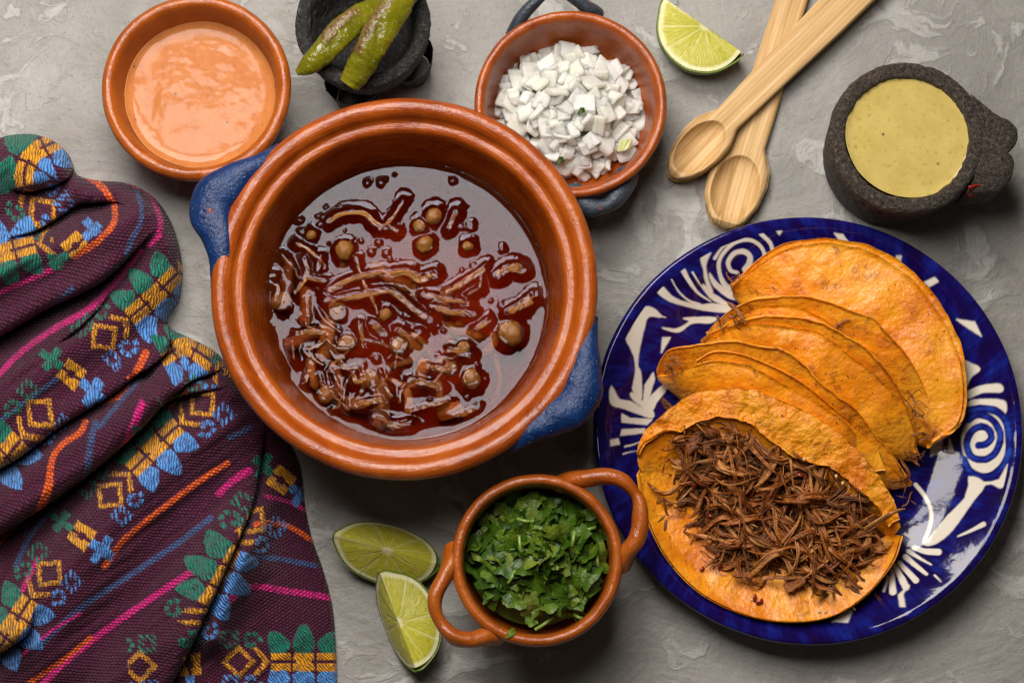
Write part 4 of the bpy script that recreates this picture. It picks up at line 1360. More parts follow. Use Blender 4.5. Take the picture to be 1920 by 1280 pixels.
for cx, cy, r_ in drops:
    (x0, y0), = C3([(cx, cy)])
    d = np.hypot(upx - x0, upy - y0)
    men = np.maximum(men, .45 * np.exp(-np.maximum(d - r_ * .414, 0) / 4))
_r = random.Random(5)
for _k in range(70):
    x0, y0 = _r.gauss(740, 120), _r.gauss(560, 120)
    if math.hypot(x0 - 761, y0 - 563) > 250:
        continue
    d = np.hypot(upx - x0, upy - y0)
    r0 = _r.uniform(2.0, 5.0)
    men = np.maximum(men, _r.uniform(.25, .5) * np.sqrt(np.clip(1 - (d / (r0 + 2)) ** 2, 0, 1)))
men = men.reshape(bx.shape)
zz = BZ + .0021 * men + .0016 * np.exp(-(BR - rr) / .0022) + .00006 * fbm(bx * 45, by * 45, .3, 3) + .00012 * men * fbm(bx * 300, by * 300, .3, 2) * 4
top = np.stack([bx, by, zz], -1).reshape(-1, 3)
aa2 = np.linspace(0, 2 * math.pi, na, endpoint=False)
rings = [(BR - .0025, .040), (BR - .011, .026), (.060, .0145), (.030, .0105), (.0002, .0095)]
low_v = [np.stack([POT_C[0] + (BC[0] - POT_C[0]) * .5 + (r_ + .0012) * np.cos(aa2), POT_C[1] + (BC[1] - POT_C[1]) * .5 + (r_ + .0012) * np.sin(aa2), np.full(na, z_)], 1) for r_, z_ in rings]
V = np.vstack([top] + low_v)
F = grid_faces(nr + len(rings), na, False, True)
mi = (np.arange(len(F)) // na >= nr - 1).astype(int)
m = bpy.data.materials.new('broth')
m.use_nodes = True
nt = m.node_tree
nt.nodes.clear()
out = nt.nodes.new('ShaderNodeOutputMaterial')
tr = nd(nt, 'BsdfTransparent', {'Color': (1, .97, .93)})
gl = nd(nt, 'BsdfGlossy', {'Color': (.60, .61, .66), 'Roughness': 0.02})
fr = nd(nt, 'Fresnel', {'IOR': 1.37})
mx_ = nd(nt, 'MixShader', {0: fr, 1: tr, 2: gl})
nt.links.new(mx_, out.inputs['Surface'])
vol = nd(nt, 'VolumeAbsorption', {'Color': (0.83, 0.41, 0.08), 'Density': 70.0})
nt.links.new(vol, out.inputs['Volume'])
m2 = bpy.data.materials.new('broth_edge')
m2.use_nodes = True
n2 = m2.node_tree
n2.nodes.clear()
o2 = n2.nodes.new('ShaderNodeOutputMaterial')
n2.links.new(nd(n2, 'BsdfTransparent', {'Color': (1, 1, 1)}), o2.inputs['Surface'])
n2.links.new(nd(n2, 'VolumeAbsorption', {'Color': (0.83, 0.41, 0.08), 'Density': 70.0}), o2.inputs['Volume'])
tag(obj('broth', V, F, [m, m2], None, tuple(BC), mi=mi), 'dark red glossy broth filling the largest pot', 'broth')

mp, nt, b = mat('chickpea_skin')
o_ = objco(nt)
c = ramp(nt, noise(nt, o_, 140, 3), [(0.3, (0.16, 0.058, 0.010)), (0.7, (0.28, 0.12, 0.026))])
setin(nt, b, 'Base Color', c)
setin(nt, b, 'Roughness', 0.14)
setin(nt, b, 'Subsurface Weight', 0.2)
setin(nt, b, 'Subsurface Scale', 0.002)
setin(nt, b, 'Normal', bump(nt, noise(nt, o_, 400, 3), 0.3, 0.0008))
uu, vv = np.meshgrid(np.linspace(0.02, math.pi - .02, 18), np.linspace(0, 2 * math.pi, 28, endpoint=False), indexing='ij')
rp = 1 + .07 * np.exp(-((vv - math.pi) / .5) ** 2) - .06 * np.exp(-((vv - 2.2) / .25) ** 2) * np.sin(uu)
pv = np.stack([rp * np.sin(uu) * np.cos(vv), .92 * rp * np.sin(uu) * np.sin(vv), .9 * np.cos(uu)], -1).reshape(-1, 3)
pv = noisy(pv, .22, 1.7, 3.0)
pea_me = mesh_of('chickpea', pv, grid_faces(18, 28, False, True)[:, ::-1], mp)
_seen = set()


def placed_label(x, y, q, w, what):
    """words that single a piece of the soup out: size, lie and place"""
    dx, dy = (x - 761) / 267, (y - 563) / 258
    r_ = math.hypot(dx, dy)
    side = ['right', 'lower right', 'bottom', 'lower left', 'left', 'upper left', 'top', 'upper right'][int(((math.degrees(math.atan2(dy, dx)) + 382.5) % 360) // 45)]
    where = 'at the very centre of the broth' if r_ < .16 else ('just %s the broth centre' % {'top': 'above', 'bottom': 'below', 'left': 'left of', 'right': 'right of'}.get(side, side + ' of') if r_ < .5 else ('towards the %s of the broth' % side if r_ < .8 else 'hard against the %s pot wall' % side))
    if q is None:
        size = 'tiny' if w < 24 else 'small' if w < 34 else 'medium' if w < 45 else 'large'
        lie = ''
    else:
        d_ = np.array(q[-1]) - np.array(q[0])
        L = math.hypot(*d_)
        size = ('short' if L < 35 else 'long' if L > 75 else 'medium') + (' thin' if w < 18 else ' thick' if w > 29 else '')
        an = math.degrees(math.atan2(-d_[1], d_[0])) % 180
        lie = 'level ' if an < 20 or an > 160 else 'upright ' if 70 < an < 110 else 'rising ' if an < 90 else 'falling '
    t_ = '%s %s%s %s' % (size, lie, what, where)
    if t_ in _seen:
        t_ = [x for x in ('%s %s%s lying %s %s' % (size, lie, what, n_, where) for n_ in ('second', 'third', 'fourth', 'fifth')) if x not in _seen][0]
    _seen.add(t_)
    return t_


for k, (cx, cy, r_, lev) in enumerate(peas):
    (x0, y0), = C3([(cx, cy)])
    rw = r_ * .4142 * PXM
    z = BZ + (lev - .95) * .010 - rw * .50 + .0026
    o = link('chickpea', pea_me)
    put(o, P(x0, y0, z), random.uniform(0, 6), random.uniform(-.5, .5), random.uniform(-.5, .5), rw)
    if k == 0:
        tag(o, 'pale brown chickpea floating highest in the broth beside a straight meat strand', 'chickpea')
    elif (cx, cy) == (1150, 785):
        tag(o, 'largest dark chickpea floating near the right edge of the broth', 'chickpea')
    else:
        tag(o, placed_label(x0, y0, None, r_, 'brown chickpea'), 'chickpea', 'chickpeas in the broth')
for k, (q, w, low) in enumerate(items):
    qq = smooth_line(q, 34)
    u = np.linspace(0, 1, 34)
    z = BZ + (-.0030 if low else .0021) + .0013 * np.sin(u * 5 + k) - w * PXM * .25
    pa = P(qq[:, 0], qq[:, 1], z)
    wm = w * PXM
    V, F = bundle(pa[::-1] if k % 2 else pa, wm * .74, 3 if w < 4.5 else 5 if w < 7 else 7, 300 + k, 8, .55)
    V = noisy(V, .0009, 300, k)
    o = obj('soup_meat', V, F, M_SOUPMEAT, None, tuple(pa.mean(0)))
    if k == 4:
        tag(o, 'thin straight meat strand crossing over the long horizontal ones in the broth', 'meat')
    elif k == 7:
        tag(o, 'longest bent meat strand floating across the middle of the broth', 'meat')
    elif k == 6:
        tag(o, 'thick ragged meat chunk floating at the centre of the broth', 'meat')
    else:
        tag(o, placed_label(*q.mean(0), q, w / .4142 * 2, 'brown meat strand'), 'meat', 'meat strands in the broth')
# sunken pieces in the lower half of the pot
for k in range(26):
    while True:
        x0, y0 = random.uniform(520, 1000), random.uniform(480, 800)
        if math.hypot(x0 - 761, y0 - 563) < 225 and (x0 - 761) - (y0 - 563) < 120:
            break
    a = random.uniform(0, 3.14)
    L = random.uniform(18, 50)
    dep = random.uniform(.007, .015)
    q = smooth_line([(x0 - L * math.cos(a), y0 - L * math.sin(a)), (x0 + random.gauss(0, 7), y0 + random.gauss(0, 7)), (x0 + L * math.cos(a), y0 + L * math.sin(a))], 24)
    pa = P(q[:, 0], q[:, 1], BZ - dep + .002 * np.sin(np.linspace(0, 4, 24)))
    u = np.linspace(0, 1, 24)
    r_ = random.uniform(.002, .005) * np.clip(np.minimum(u * 6 + .3, (1 - u) * 6 + .3), 0, 1)
    V, F = tube(pa, r_, r_ * .8, 12, .3, 70 + k, .08)
    tag(obj('soup_meat', V, F, M_SOUPMEAT, None, tuple(pa.mean(0))), placed_label(x0, y0, q, random.uniform(12, 34), 'sunken meat strand'), 'meat', 'sunken meat in the broth')

# ------------------------------------------------------------------ diced onion
mo, nt, b = mat('raw_onion')
rnd = nd(nt, 'ObjectInfo', out=5)
o_ = objco(nt)
c = ramp(nt, rnd, [(0.0, (0.88, 0.86, 0.72)), (0.5, (0.93, 0.92, 0.84)), (0.85, (0.91, 0.91, 0.76)), (1.0, (0.86, 0.84, 0.80))])
st = noise(nt, scaled(nt, o_, (1.2, 9, 3)), 1.0, 3, 0.6)
c = mixc(nt, mth(nt, 'MULTIPLY', ramp(nt, st, [(0.42, 0.0), (0.62, 1.0)]), 0.4), c, (0.70, 0.74, 0.54))
setin(nt, b, 'Base Color', c)
setin(nt, b, 'Roughness', 0.16)
setin(nt, b, 'Transmission Weight', 0.20)
setin(nt, b, 'IOR', 1.22)
setin(nt, b, 'Subsurface Weight', 1.0)
setin(nt, b, 'Subsurface Radius', (1, 1, .85))
setin(nt, b, 'Subsurface Scale', 0.008)
setin(nt, b, 'Normal', bump(nt, st, 0.25, 0.0008))
mog, nt, b = mat('green_onion_core', Base_Color=(0.50, 0.53, 0.22), Roughness=0.25)


def onion_mesh(seed, m=None):
    r = random.Random(seed)
    bm = bmesh.new()
    bmesh.ops.create_cube(bm, size=1)
    bmesh.ops.subdivide_edges(bm, edges=[e for e in bm.edges if abs((e.verts[0].co - e.verts[1].co).x) > .5], cuts=3)
    lx, ly, lz = r.uniform(.8, 1.5), r.uniform(.6, 1.1), r.uniform(.20, .36)
    tp, sh, cv = r.uniform(-.3, .3), r.uniform(-.35, .35), r.uniform(.2, .6)
    tl = r.uniform(-.25, .25)
    for v in bm.verts:
        x, y, z = v.co
        k = 1 + tp * x
        v.co = Vector((x * lx + sh * y, y * ly * k, z * lz + tl * x * z - cv * lx * lx * x * x + r.uniform(-.02, .02)))
    bmesh.ops.bevel(bm, geom=[e for e in bm.edges if e.calc_face_angle(0) > .8], offset=.06, segments=2, affect='EDGES')
    me = bpy.data.meshes.new('onion_dice')
    bm.to_mesh(me)
    bm.free()
    me.materials.append(m or mo)
    return me


ONI = [onion_mesh(i) for i in range(16)]
opx = sc(1070, 200, .045)
oc = (1072, 200)


def onion_at(x, y):
    """height of the heap"""
    d = math.hypot((x - 1068) / 150, (y - 203) / 130)
    return .018 + .030 * max(0, 1 - d ** 2.2)


placed = []
tries = 0
while len(placed) < 285 and tries < 60000:
    tries += 1
    a, r_ = random.uniform(0, 6.283), math.sqrt(random.random())
    x, y = 1066 + 146 * r_ * math.cos(a), 203 + 128 * r_ * math.sin(a)
    if y < 120 and abs(x - 1040) > 75 and x > 1090:
        continue
    lay = len(placed) // 100
    if any(l == lay and (x - X) ** 2 + (y - Y) ** 2 < 17 ** 2 for X, Y, l in placed):
        if tries % 300:
            continue
    placed.append((x, y, lay))
extra = [(918, 203, 0), (930, 230, 0), (1208, 215, 0), (1190, 236, 0), (1170, 258, 1), (1068, 312, 1), (1090, 300, 1), (1120, 310, 1), (1050, 270, 2)]
for x, y, lay in placed + extra:
    o = link('onion_dice', ONI[random.randrange(16)])
    z = onion_at(x, y) - (2 - lay) * .0045 + random.uniform(-.001, .001)
    put(o, P(x, y, z), random.uniform(0, 6.28), random.gauss(0, .45) + (math.pi if random.random() < .3 else 0), random.gauss(0, .4), random.uniform(.0085, .0140))
    tag(o, 'small white onion dice in the heap inside the red clay bowl', 'onion', 'diced onion in the red clay bowl')
o = link('onion_dice', onion_mesh(91, mog))
put(o, P(1172, 272, .036), .2, .3, .1, .010)
tag(o, 'yellow green onion core piece at the right end of the onion heap', 'onion')
# filler under the heap
t = np.linspace(0, 1, 24)
A2 = np.linspace(0, 6.283, 60, endpoint=False)
T2, AA = np.meshgrid(t, A2, indexing='ij')
fx, fy = 1066 + 132 * np.maximum(T2, 1e-3) * np.cos(AA), 204 + 112 * np.maximum(T2, 1e-3) * np.sin(AA)
fz = .012 + .018 * (1 - T2 ** 2.2) + .002 * pn(fx / 9, fy / 9, 1.0)
fo = obj('onion_heap', P(fx, fy, fz).reshape(-1, 3), grid_faces(24, 60, False, True), mo, None, tuple(P(1066, 204, .012)))
tag(fo, 'bottom of the diced onion heap under the separate pieces', 'onion')
fo['kind'] = 'stuff'

# ------------------------------------------------------------------ chopped cilantro
mc, nt, b = mat('cilantro')
rnd = nd(nt, 'ObjectInfo', out=5)
o_ = objco(nt)
c = ramp(nt, rnd, [(0.0, (0.016, 0.044, 0.003)), (0.4, (0.040, 0.092, 0.004)), (0.7, (0.085, 0.145, 0.007)), (0.92, (0.145, 0.190, 0.018)), (1.0, (0.16, 0.20, 0.045))])
c = mixc(nt, mth(nt, 'MULTIPLY', ramp(nt, noise(nt, o_, 2.5, 4), [(0.4, 0.0), (0.7, 1.0)]), 0.5), c, (0.025, 0.07, 0.006))
setin(nt, b, 'Base Color', c)
setin(nt, b, 'Roughness', 0.42)
setin(nt, b, 'Specular IOR Level', 0.3)
vn = nd(nt, 'TexWave', {'Vector': o_, 'Scale': 2.2, 'Distortion': 4.0, 'Detail': 2.0}, out=1)
setin(nt, b, 'Normal', bump(nt, vn, 0.2, 0.0006))
ms, nt, b = mat('herb_stalk', Base_Color=(0.17, 0.27, 0.045), Roughness=0.3)


def leaf_mesh(seed):
    r = np.random.default_rng(seed)
    n_ = 26
    a = np.linspace(0, 2 * math.pi, n_, endpoint=False)
    lob = r.integers(3, 6)
    asp = r.uniform(.45, 1.0)
    rad = .5 * (1 + .13 * np.cos(lob * a + r.uniform(0, 6)) + .07 * np.cos(2 * lob * a + r.uniform(0, 6)) + .06 * r.normal(size=n_))
    cut = r.uniform(0, 6.28)
    rad = np.where(np.cos(a - cut) > .62, np.minimum(rad, .26 / np.maximum(np.cos(a - cut), .3)), rad)
    V = [[0, 0, 0]]
    for f in (.5, 1.0):
        for k in range(n_):
            V.append([rad[k] * f * math.cos(a[k]), rad[k] * f * math.sin(a[k]) * asp, 0])
    V = np.array(V)
    c1, c2, ph = r.uniform(-.8, .8), r.uniform(-.5, .5), r.uniform(0, 6)
    V[:, 2] = c1 * V[:, 0] ** 2 + c2 * V[:, 1] * V[:, 0] + .07 * np.sin(9 * V[:, 0] + ph) * np.cos(8 * V[:, 1] + ph) + .35 * np.abs(V[:, 1]) * r.uniform(0, 1)
    tri = [(0, 1 + k, 1 + (k + 1) % n_) for k in range(n_)]
    quad = [(1 + k, 1 + n_ + k, 1 + n_ + (k + 1) % n_, 1 + (k + 1) % n_) for k in range(n_)]
    me = bpy.data.meshes.new('cilantro_leaf')
    me.from_pydata(V.tolist(), [], tri + quad)
    me.polygons.foreach_set('use_smooth', [True] * len(me.polygons))
    me.materials.append(mc)
    return me


LEAF = [leaf_mesh(i) for i in range(26)]


def cil_z(x, y):
    d = math.hypot((x - 1005) / 135, (y - 1050) / 128)
    return .046 + .018 * max(0, 1 - d ** 2)


for k in range(300):
    a, r_ = random.uniform(0, 6.283), math.sqrt((k + .5) / 300) if k < 150 else math.sqrt(random.random())
    a = k * 2.39996 if k < 150 else a
    x, y = 1006 + 126 * r_ * math.cos(a), 1044 + 124 * r_ * math.sin(a)
    o = link('cilantro_leaf', LEAF[k % 26])
    z = cil_z(x, y) + (0 if k < 150 else .004) + random.uniform(-.003, .003)
    put(o, P(x, y, z), random.uniform(0, 6.28), random.gauss(0, .55), random.gauss(0, .5), random.uniform(.010, .0215))
    tag(o, 'chopped green cilantro leaf in the small loop handled clay bowl', 'cilantro leaf', 'chopped cilantro in the clay bowl')
for x, y, a, L in [(1050, 985, 5, 24), (1105, 990, 10, 22), (1075, 1010, 80, 26), (975, 1020, 95, 34), (1085, 1155, -25, 18), (1020, 1168, 35, 40), (985, 975, -10, 30), (960, 1080, 60, 26), (1120, 1050, 100, 22)]:
    ca, sa = math.cos(math.radians(a)), math.sin(math.radians(a))
    pa = px_path([(x - L / 2 * ca, y + L / 2 * sa, cil_z(x, y) + .007), (x, y + 1.5, cil_z(x, y) + .009), (x + L / 2 * ca, y - L / 2 * sa, cil_z(x, y) + .007)], 12)
    V, F = tube(pa, .0011, None, 10)
    tag(obj('herb_stalk', V, F, ms, None, tuple(pa.mean(0))), 'short pale green cilantro stalk among the chopped leaves', 'herb stalk', 'cilantro stalks in the clay bowl')
T2, AA = np.meshgrid(np.linspace(0, 1, 20), np.linspace(0, 6.283, 60, endpoint=False), indexing='ij')
fx, fy = 1006 + 128 * np.maximum(T2, 1e-3) * np.cos(AA), 1046 + 126 * np.maximum(T2, 1e-3) * np.sin(AA)
fz = .042 + .014 * (1 - T2 ** 2) + .003 * pn(fx / 8, fy / 8, 1.0)
fo = obj('cilantro_heap', P(fx, fy, fz).reshape(-1, 3), grid_faces(20, 60, False, True), mc, None, tuple(P(1006, 1046, .04)))
tag(fo, 'bottom of the chopped cilantro heap under the separate leaves', 'cilantro')
fo['kind'] = 'stuff'
for x, y, z, cont in [(1089, 208, .0525, 'centre'), (1049, 300, .043, 'front')]:
    o = link('herb_sprig', LEAF[3])
    put(o, P(x, y, z), .6, .2, .1, .007)
    tag(o, 'tiny dark green herb bit lying on the %s of the onion heap' % cont, 'herb')
o = link('cilantro_leaf', LEAF[9])
put(o, P(956, 1186, .0785), .6, .2, .1, .008)
tag(o, 'single green cilantro scrap stuck on the rim of the small clay bowl', 'cilantro leaf')


# ------------------------------------------------------------------ woven cloth
SIL = smooth_line([(-90, 262), (-20, 262), (20, 254), (60, 252), (100, 264), (130, 292), (142, 326), (180, 337), (240, 344), (290, 372), (322, 420), (341, 490), (338, 555), (314, 606), (348, 630), (400, 656), (440, 700), (490, 760), (540, 826), (562, 880), (572, 950), (586, 1012), (604, 1062), (622, 1130), (629, 1200), (633, 1290), (640, 1400), (300, 1440), (-90, 1400)], 260, True)
st_ = 2.15
gx, gy = np.meshgrid(np.arange(-60, 648, st_), np.arange(240, 1340, st_), indexing='ij')
sh = gx.shape
X, Y = gx.ravel(), gy.ravel()
d, _, _, nx_, ny_, _ = dist_line(X, Y, SIL, True)
ins_ = inside(X, Y, SIL)
keep = ins_ | (d < 4.5)
X = np.where(ins_, X, nx_)
Y = np.where(ins_, Y, ny_)
d = np.where(ins_, d, 0)


def ridge(pts, w, h, w2=None):
    q = smooth_line(pts, 30)
    dd, _, sd, _, _, _ = dist_line(X, Y, q)
    ww = w if w2 is None else np.where(sd > 0, w, w2)
    return h * np.exp(-(dd / ww) ** 2)


H = np.full(X.shape, 27.0)
H += 2.0 * fbm(X / 150, Y / 150, 0.4, 3)
for a in ([[(0, 300), (60, 285), (105, 300)], 48, 16], [[(150, 345), (220, 352), (285, 385), (322, 450)], 34, 12], [[(-40, 520), (30, 490), (110, 462), (190, 432), (250, 410)], 52, 20, 40],
          [[(-40, 800), (60, 705), (160, 620), (240, 555), (310, 505)], 70, 17], [[(-40, 960), (30, 915), (110, 845), (190, 790), (270, 735)], 45, 13], [[(330, 630), (370, 660), (410, 690)], 26, 10],
          [[(60, 1180), (150, 1050), (230, 950), (330, 850), (420, 780)], 75, 14], [[(230, 1290), (330, 1130), (400, 1020)], 60, 9], [[(395, 1190), (425, 1110), (460, 1030), (500, 950), (535, 890)], 34, 15],
          [[(480, 1060), (560, 1090), (600, 1180)], 80, 7], [[(300, 690), (360, 720), (430, 730)], 24, 8]):
    H += 1.75 * ridge(*a)


SHX, SHY = np.zeros(X.shape), np.zeros(X.shape)


def crease(pts, w, dep, over):
    """a fold lying over: the upper side crests and leans across the dip below it"""
    global H, SHX, SHY
    q = smooth_line(pts, 30)
    dd, arc, sd, qx, qy, L = dist_line(X, Y, q)
    t = arc / L
    fade = ss(0, .32, t) * ss(1, .68, t) * (np.abs(sd) > dd * .7)
    low = sd > 0
    H = H + fade * np.where(low, -dep * np.exp(-dd / w), .50 * dep * np.exp(-(dd / 34) ** 2) - .62 * dep * (1 - np.sqrt(np.clip(1 - (1 - np.clip(dd / 20, 0, 1)) ** 2, 0, 1))))
    g = np.gradient(q, axis=0)
    k = np.argmin((qx[:, None] - q[None, :, 0]) ** 2 + (qy[:, None] - q[None, :, 1]) ** 2, 1)
    tx, ty = g[k, 0], g[k, 1]
    ln = np.hypot(tx, ty)
    push = fade * np.where(low, over * .25 * np.exp(-(dd / 10) ** 2), over * np.exp(-(dd / 24) ** 2))
    SHX += -ty / ln * push
    SHY += tx / ln * push


for a in ([[(0, 452), (60, 428), (110, 398), (150, 374), (215, 376), (245, 392)], 26, 26, 10], [[(-120, 690), (20, 600), (90, 560), (170, 522), (255, 462), (300, 420)], 46, 40, 18], [[(-120, 940), (30, 846), (110, 786), (200, 731), (290, 664), (350, 622)], 26, 30, 14],
          [[(-120, 1090), (10, 980), (90, 925), (180, 857), (255, 790), (310, 742), (400, 728), (450, 722)], 40, 40, 18], [[(280, 1370), (345, 1210), (385, 1120), (425, 1030), (462, 940), (490, 840), (500, 780)], 26, 34, 16],
          [[(-90, 1260), (40, 1190), (66, 1120)], 20, 24, 8], [[(10, 356), (60, 352), (115, 335), (155, 300)], 18, 20, 8],
          [[(100, 650), (160, 600), (215, 540)], 18, 10, 4], [[(250, 720), (300, 660), (322, 606)], 18, 22, 10], [[(300, 742), (360, 705), (425, 690)], 18, 20, 8]):
    crease(*a)
H += 2.2 * np.abs(pn((X * .60 + Y * .80) / 24, (X * .80 - Y * .60) / 150, 7.7)) * 2 - 1.0
# soft drape wrinkles running with the folds
H += 2.6 * pn((X * .64 + Y * .77) / 34, (X * .77 - Y * .64) / 190, 1.2) + 0.8 * pn((X * .64 + Y * .77) / 17, (X * .77 - Y * .64) / 90, 4.2)
H = np.maximum(H, 2.5)
thin = ss(800, 900, Y) * ss(420, 540, X)
H = H * (1 - thin * (.72 - .35 * ss(0, 120, d)))
H = H * (.72 + .28 * ss(0, 110, d))
env = np.sqrt(np.clip(1 - (1 - np.clip(d / (27 - 16 * thin), 0, 1)) ** 2, 0, 1))
Z = H * env * 0.001
Z = np.maximum(Z, 0.0002)

# ---- dyed pattern
PURP, ORAN, PINK, BLUE, GREEN, GOLD, SKY = 0, 1, 2, 3, 4, 5, 6
pal = np.array([(0.066, 0.0045, 0.026), (0.78, 0.110, 0.012), (0.62, 0.012, 0.190), (0.045, 0.085, 0.21), (0.005, 0.175, 0.115), (0.74, 0.32, 0.010), (0.080, 0.28, 0.68)])
idx = np.zeros(X.shape, int)
emb = np.zeros(X.shape)
Vw = P(X + SHX, Y + SHY, Z)
cx_, cy_ = X, Y
wob = 2.2 * pn(X / 16, Y / 16, 3.0)


def stripe(pts, w, colr):
    dd = dist_line(cx_, cy_, smooth_line(pts, 30))[0]
    mk = dd + .35 * wob < w * .5
    idx[mk] = colr


for a in ([[(168, 332), (196, 352), (214, 385), (212, 420), (180, 455), (140, 480)], 11, ORAN], [[(254, 350), (266, 390), (262, 420), (244, 450), (232, 470)], 9, BLUE], [[(243, 342), (280, 365), (300, 410), (298, 440), (280, 460)], 10, PINK],
          [[(262, 470), (215, 530), (160, 580), (110, 610), (40, 660), (0, 700), (-40, 740)], 11, PINK], [[(130, 530), (70, 575), (0, 625), (-40, 650)], 9, BLUE], [[(270, 655), (240, 700), (225, 725)], 9, ORAN], [[(236, 700), (234, 735), (190, 755)], 10, ORAN],
          [[(160, 790), (150, 810), (105, 845), (85, 905), (50, 960), (0, 1015)], 11, ORAN], [[(180, 790), (160, 850), (140, 900), (60, 1000), (30, 1060)], 10, BLUE], [[(262, 750), (240, 790), (220, 825)], 10, PINK], [[(70, 1050), (45, 1100), (30, 1130)], 10, PINK],
          [[(427, 868), (370, 905), (290, 965), (230, 1015), (196, 1062)], 11, ORAN], [[(396, 970), (330, 1020), (240, 1080), (150, 1140), (80, 1205)], 11, BLUE], [[(462, 880), (430, 905), (410, 925)], 12, PINK], [[(366, 1066), (300, 1110), (220, 1165), (140, 1225), (70, 1290)], 12, PINK],
          [[(480, 982), (510, 980), (545, 988), (582, 1010)], 10, ORAN], [[(468, 1045), (520, 1047), (592, 1060)], 10, BLUE], [[(430, 1125), (470, 1100), (540, 1108), (622, 1120)], 12, PINK], [[(430, 820), (450, 812), (470, 800)], 10, BLUE], [[(120, 700), (60, 745), (0, 790)], 9, BLUE], [[(-20, 560), (40, 530), (110, 500)], 9, PINK], [[(350, 720), (330, 750), (300, 775)], 9, ORAN], [[(40, 1290), (120, 1235), (170, 1195)], 9, ORAN], [[(270, 700), (210, 770), (185, 800)], 8, BLUE], [[(500, 930), (540, 940), (572, 955)], 8, PINK], [[(30, 1235), (100, 1180), (150, 1150)], 6, PINK]):
    stripe(*a)


def motif(a, b_):
    """embroidered band: a runs along it (period 430), b across; returns colour index or -1"""
    out = np.full(a.shape, -1)
    a = (a + 215) % 430 - 215
    A0 = np.abs(a)
    # half-flower pair
    for k, tx in enumerate((-46, 0, 46)):
        for sgn, colr in ((1, GREEN), (-1, SKY)):
            bb = b_ * sgn
            rot = math.radians((-32, 0, 32)[k])
            px_, py_ = a - tx * .80, bb - 15
            lx, ly = px_ * math.cos(rot) - py_ * math.sin(rot), px_ * math.sin(rot) + py_ * math.cos(rot)
            ln = (50, 58, 50)[k]
            tq = np.clip(ly / ln, 0, 1)
            wd = 22.5 * np.minimum(1, (tq / .2 + .12) ** .6) * np.clip(1 - tq ** 2.4, 0, 1) ** .75
            out[(ly > 0) & (ly < ln) & (np.abs(lx) < wd - .8)] = colr
    g = (np.abs(b_) < 17) & (A0 < 62) & ~((np.abs(b_) < 3) & (A0 > 14)) & ~(np.abs(A0 - 22) < 2.5)
    out[g] = GOLD
    out[(np.abs(b_) < 17) & (A0 < 62) & (out != GOLD)] = -1
    dash = np.sin((a + b_) * .75) > -.55
    # chevrons
    ch = np.abs(A0 - 70 - .8 * np.abs(b_ - 0)) < 6.2
    out[ch & dash & (np.abs(b_) < 26)] = GOLD
    # curls
    for sgn, colr in ((1, GREEN), (-1, SKY)):
        u_, v_ = A0 - 98, b_ * sgn - 38
        r_ = np.hypot(u_, v_)
        th = np.arctan2(v_, u_)
        out[(np.abs(r_ - (11 + 2.0 * th)) < 4.4) & (np.sin(th * 7) > -.6)] = colr
    # open diamond
    dm = np.abs(A0 - 122) + np.abs(b_)
    out[(np.abs(dm - 27) < 6) & (np.sin((a - b_) * .75) * np.sin((a + b_) * .75) > -.35)] = GOLD
    # small hollow squares
    for sgn, colr in ((1, GREEN), (-1, BLUE)):
        q_ = np.maximum(np.abs(A0 - 138), np.abs(b_ * sgn - 42))
        out[(np.abs(q_ - 12) < 5) & (((a + b_) // 6) % 2 == 0)] = SKY if colr == BLUE else colr
    # square rosette
    u_, v_ = 215 - A0, np.abs(b_)
    out[(np.maximum(u_, v_) < 21) & (np.maximum(u_, v_) > 7) & ~((u_ < 3) & (v_ > 7))] = GOLD
    # dotted crosses
    for sgn, colr in ((1, GREEN), (-1, BLUE)):
        vv_ = b_ * sgn - 46
        for du, dv in ((0, 0), (17, 0), (0, 17), (0, -17)):
            out[np.maximum(np.abs(u_ - du), np.abs(vv_ - dv)) < 8] = SKY if colr == BLUE else colr
    return out


def band(pts, a0, half=78, flip=1, amax=None):
    q = smooth_line(pts, 60)
    dd, arc, sd, _, _, L = dist_line(cx_, cy_, q)
    mk = (dd < half) & (np.abs(sd) <= dd + 1) & (arc > 0) & (arc < L)
    w = motif(arc[mk] + a0 + wob[mk], sd[mk] * flip + wob[mk] * .6)
    k = np.where(mk)[0]
    hit = w >= 0
    idx[k[hit]] = w[hit]
    emb[k[hit]] = 1


# (polyline, arc offset so that a flower (a = 0) falls where it should, flip)
band([(110, 262), (62, 290), (45, 335), (70, 385), (115, 432), (150, 470)], -52, 62, 1)
band([(-60, 498), (20, 470), (100, 450)], -70, 60, 1)
band([(345, 500), (285, 560), (228, 608), (172, 652), (118, 722), (70, 775), (20, 835), (-50, 900)], -78, 74, 1)
band([(300, 672), (345, 650), (392, 672), (425, 700)], -50, 48, -1)
band([(452, 690), (370, 765), (290, 838), (192, 945), (145, 1015), (80, 1090), (22, 1172), (-20, 1230)], -220, 74, 1)
band([(560, 858), (520, 910), (482, 965), (440, 1020), (408, 1078), (385, 1120), (350, 1175)], -268, 70, 1)
band([(240, 1250), (340, 1246), (440, 1240), (560, 1240), (660, 1240)], -330, 70, -1)
colr = pal[idx]
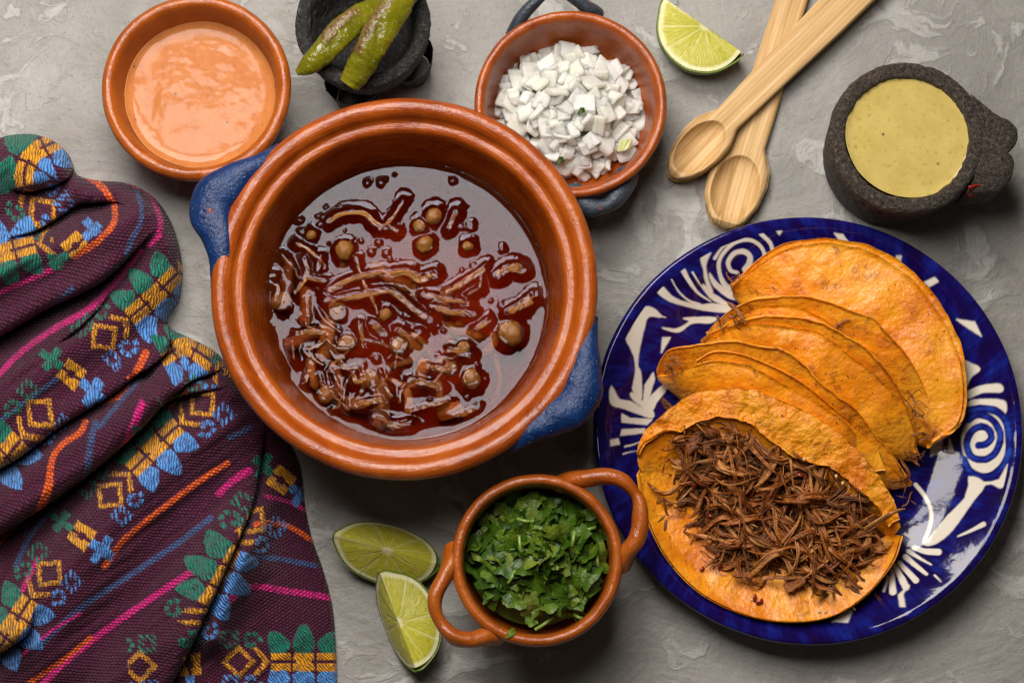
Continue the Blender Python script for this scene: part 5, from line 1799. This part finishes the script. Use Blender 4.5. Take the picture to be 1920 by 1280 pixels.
# weave coordinates turn with the folds
flap = dist_line(X, Y, np.array([(330, 1320), (385, 1120), (425, 1030), (462, 940), (500, 850)]))[2] < 0
topf = Y < 470 - X * .25
ang_ = np.where(flap, math.radians(4), np.where(topf, math.radians(24), math.radians(-38)))
wu, wv_ = X * np.cos(ang_) + Y * np.sin(ang_), -X * np.sin(ang_) + Y * np.cos(ang_)
relief = emb * .0007 + ((idx > 0) & (emb == 0)) * .0003
rid = np.full(sh, -1)
kp = keep.reshape(sh)
Vw[:, 2] += relief + .0002 * pn(X / 3.1, Y / 3.1, 2.0) * (1 + 2 * emb)
Fq = grid_faces(*sh)
Fq = Fq[kp.ravel()[Fq].all(1)]
used = np.unique(Fq)
rem = np.full(len(Vw), -1)
rem[used] = np.arange(len(used))
m, nt, b = mat('woven_cotton')
wc = attr(nt, 'weave')
sx = nd(nt, 'SeparateXYZ', {0: wc})
wx, wy, em = (sx.node.outputs[i] for i in range(3))
PU, PV = 7.4, 5.6
wob_ = mth(nt, 'MULTIPLY', mth(nt, 'SUBTRACT', noise(nt, wc, 0.03, 3), 0.5), 9.0)
wy = mth(nt, 'ADD', wy, wob_)
wx = mth(nt, 'ADD', wx, wob_)
row = mth(nt, 'FLOOR', mth(nt, 'DIVIDE', wy, PV))
ush = mth(nt, 'ADD', mth(nt, 'DIVIDE', wx, PU), mth(nt, 'MULTIPLY', row, 0.5))
su = mth(nt, 'ABSOLUTE', mth(nt, 'SINE', mth(nt, 'MULTIPLY', ush, math.pi)))
sv = mth(nt, 'ABSOLUTE', mth(nt, 'SINE', mth(nt, 'MULTIPLY', mth(nt, 'DIVIDE', wy, PV), math.pi)))
cell = mth(nt, 'MULTIPLY', mth(nt, 'POWER', su, 0.6), mth(nt, 'POWER', sv, 0.7))
sti = mth(nt, 'ABSOLUTE', mth(nt, 'SINE', mth(nt, 'ADD', mth(nt, 'MULTIPLY', mth(nt, 'DIVIDE', wx, 5.0), math.pi), mth(nt, 'MULTIPLY', noise(nt, wc, 0.06, 2), 5.0))))
hgt = nd(nt, 'Mix', {0: em, 2: cell, 3: sti}, data_type='FLOAT')
cc = attr(nt, 'dye', 1)
cellid = nd(nt, 'CombineXYZ', {0: mth(nt, 'FLOOR', ush), 1: row, 2: 0.0})
wn = nd(nt, 'TexWhiteNoise', {'Vector': cellid}, out=0, noise_dimensions='3D')
thread = mixc(nt, mth(nt, 'MULTIPLY', mth(nt, 'MULTIPLY', wn, wn), 0.45), cc, mixc(nt, 0.35, cc, (0.32, 0.10, 0.22)))
thread = mixc(nt, mth(nt, 'MULTIPLY', mth(nt, 'GREATER_THAN', wn, 0.7), 0.45), thread, mixc(nt, 1.0, cc, (0.35, 0.3, 0.4), 'MULTIPLY'))
gap = mixc(nt, 1.0, cc, (0.16, 0.14, 0.2), 'MULTIPLY')
f = ramp(nt, hgt, [(0.12, 0.0), (0.55, 1.0)])
setin(nt, b, 'Base Color', mixc(nt, f, gap, thread))
setin(nt, b, 'Roughness', 0.75)
setin(nt, b, 'Specular IOR Level', 0.25)
setin(nt, b, 'Sheen Weight', 0.10)
setin(nt, b, 'Sheen Roughness', 0.4)
setin(nt, b, 'Normal', bump(nt, hgt, 0.8, 0.0012))
cl = obj('woven_cloth', Vw[used], rem[Fq], m, None, tuple(P(300, 800, 0)), attrs={'dye': colr[used], 'weave': np.stack([wu, wv_, emb], 1)[used]})
tag(cl, 'crumpled plum woven cloth with embroidered flower bands and bright stripes', 'cloth')
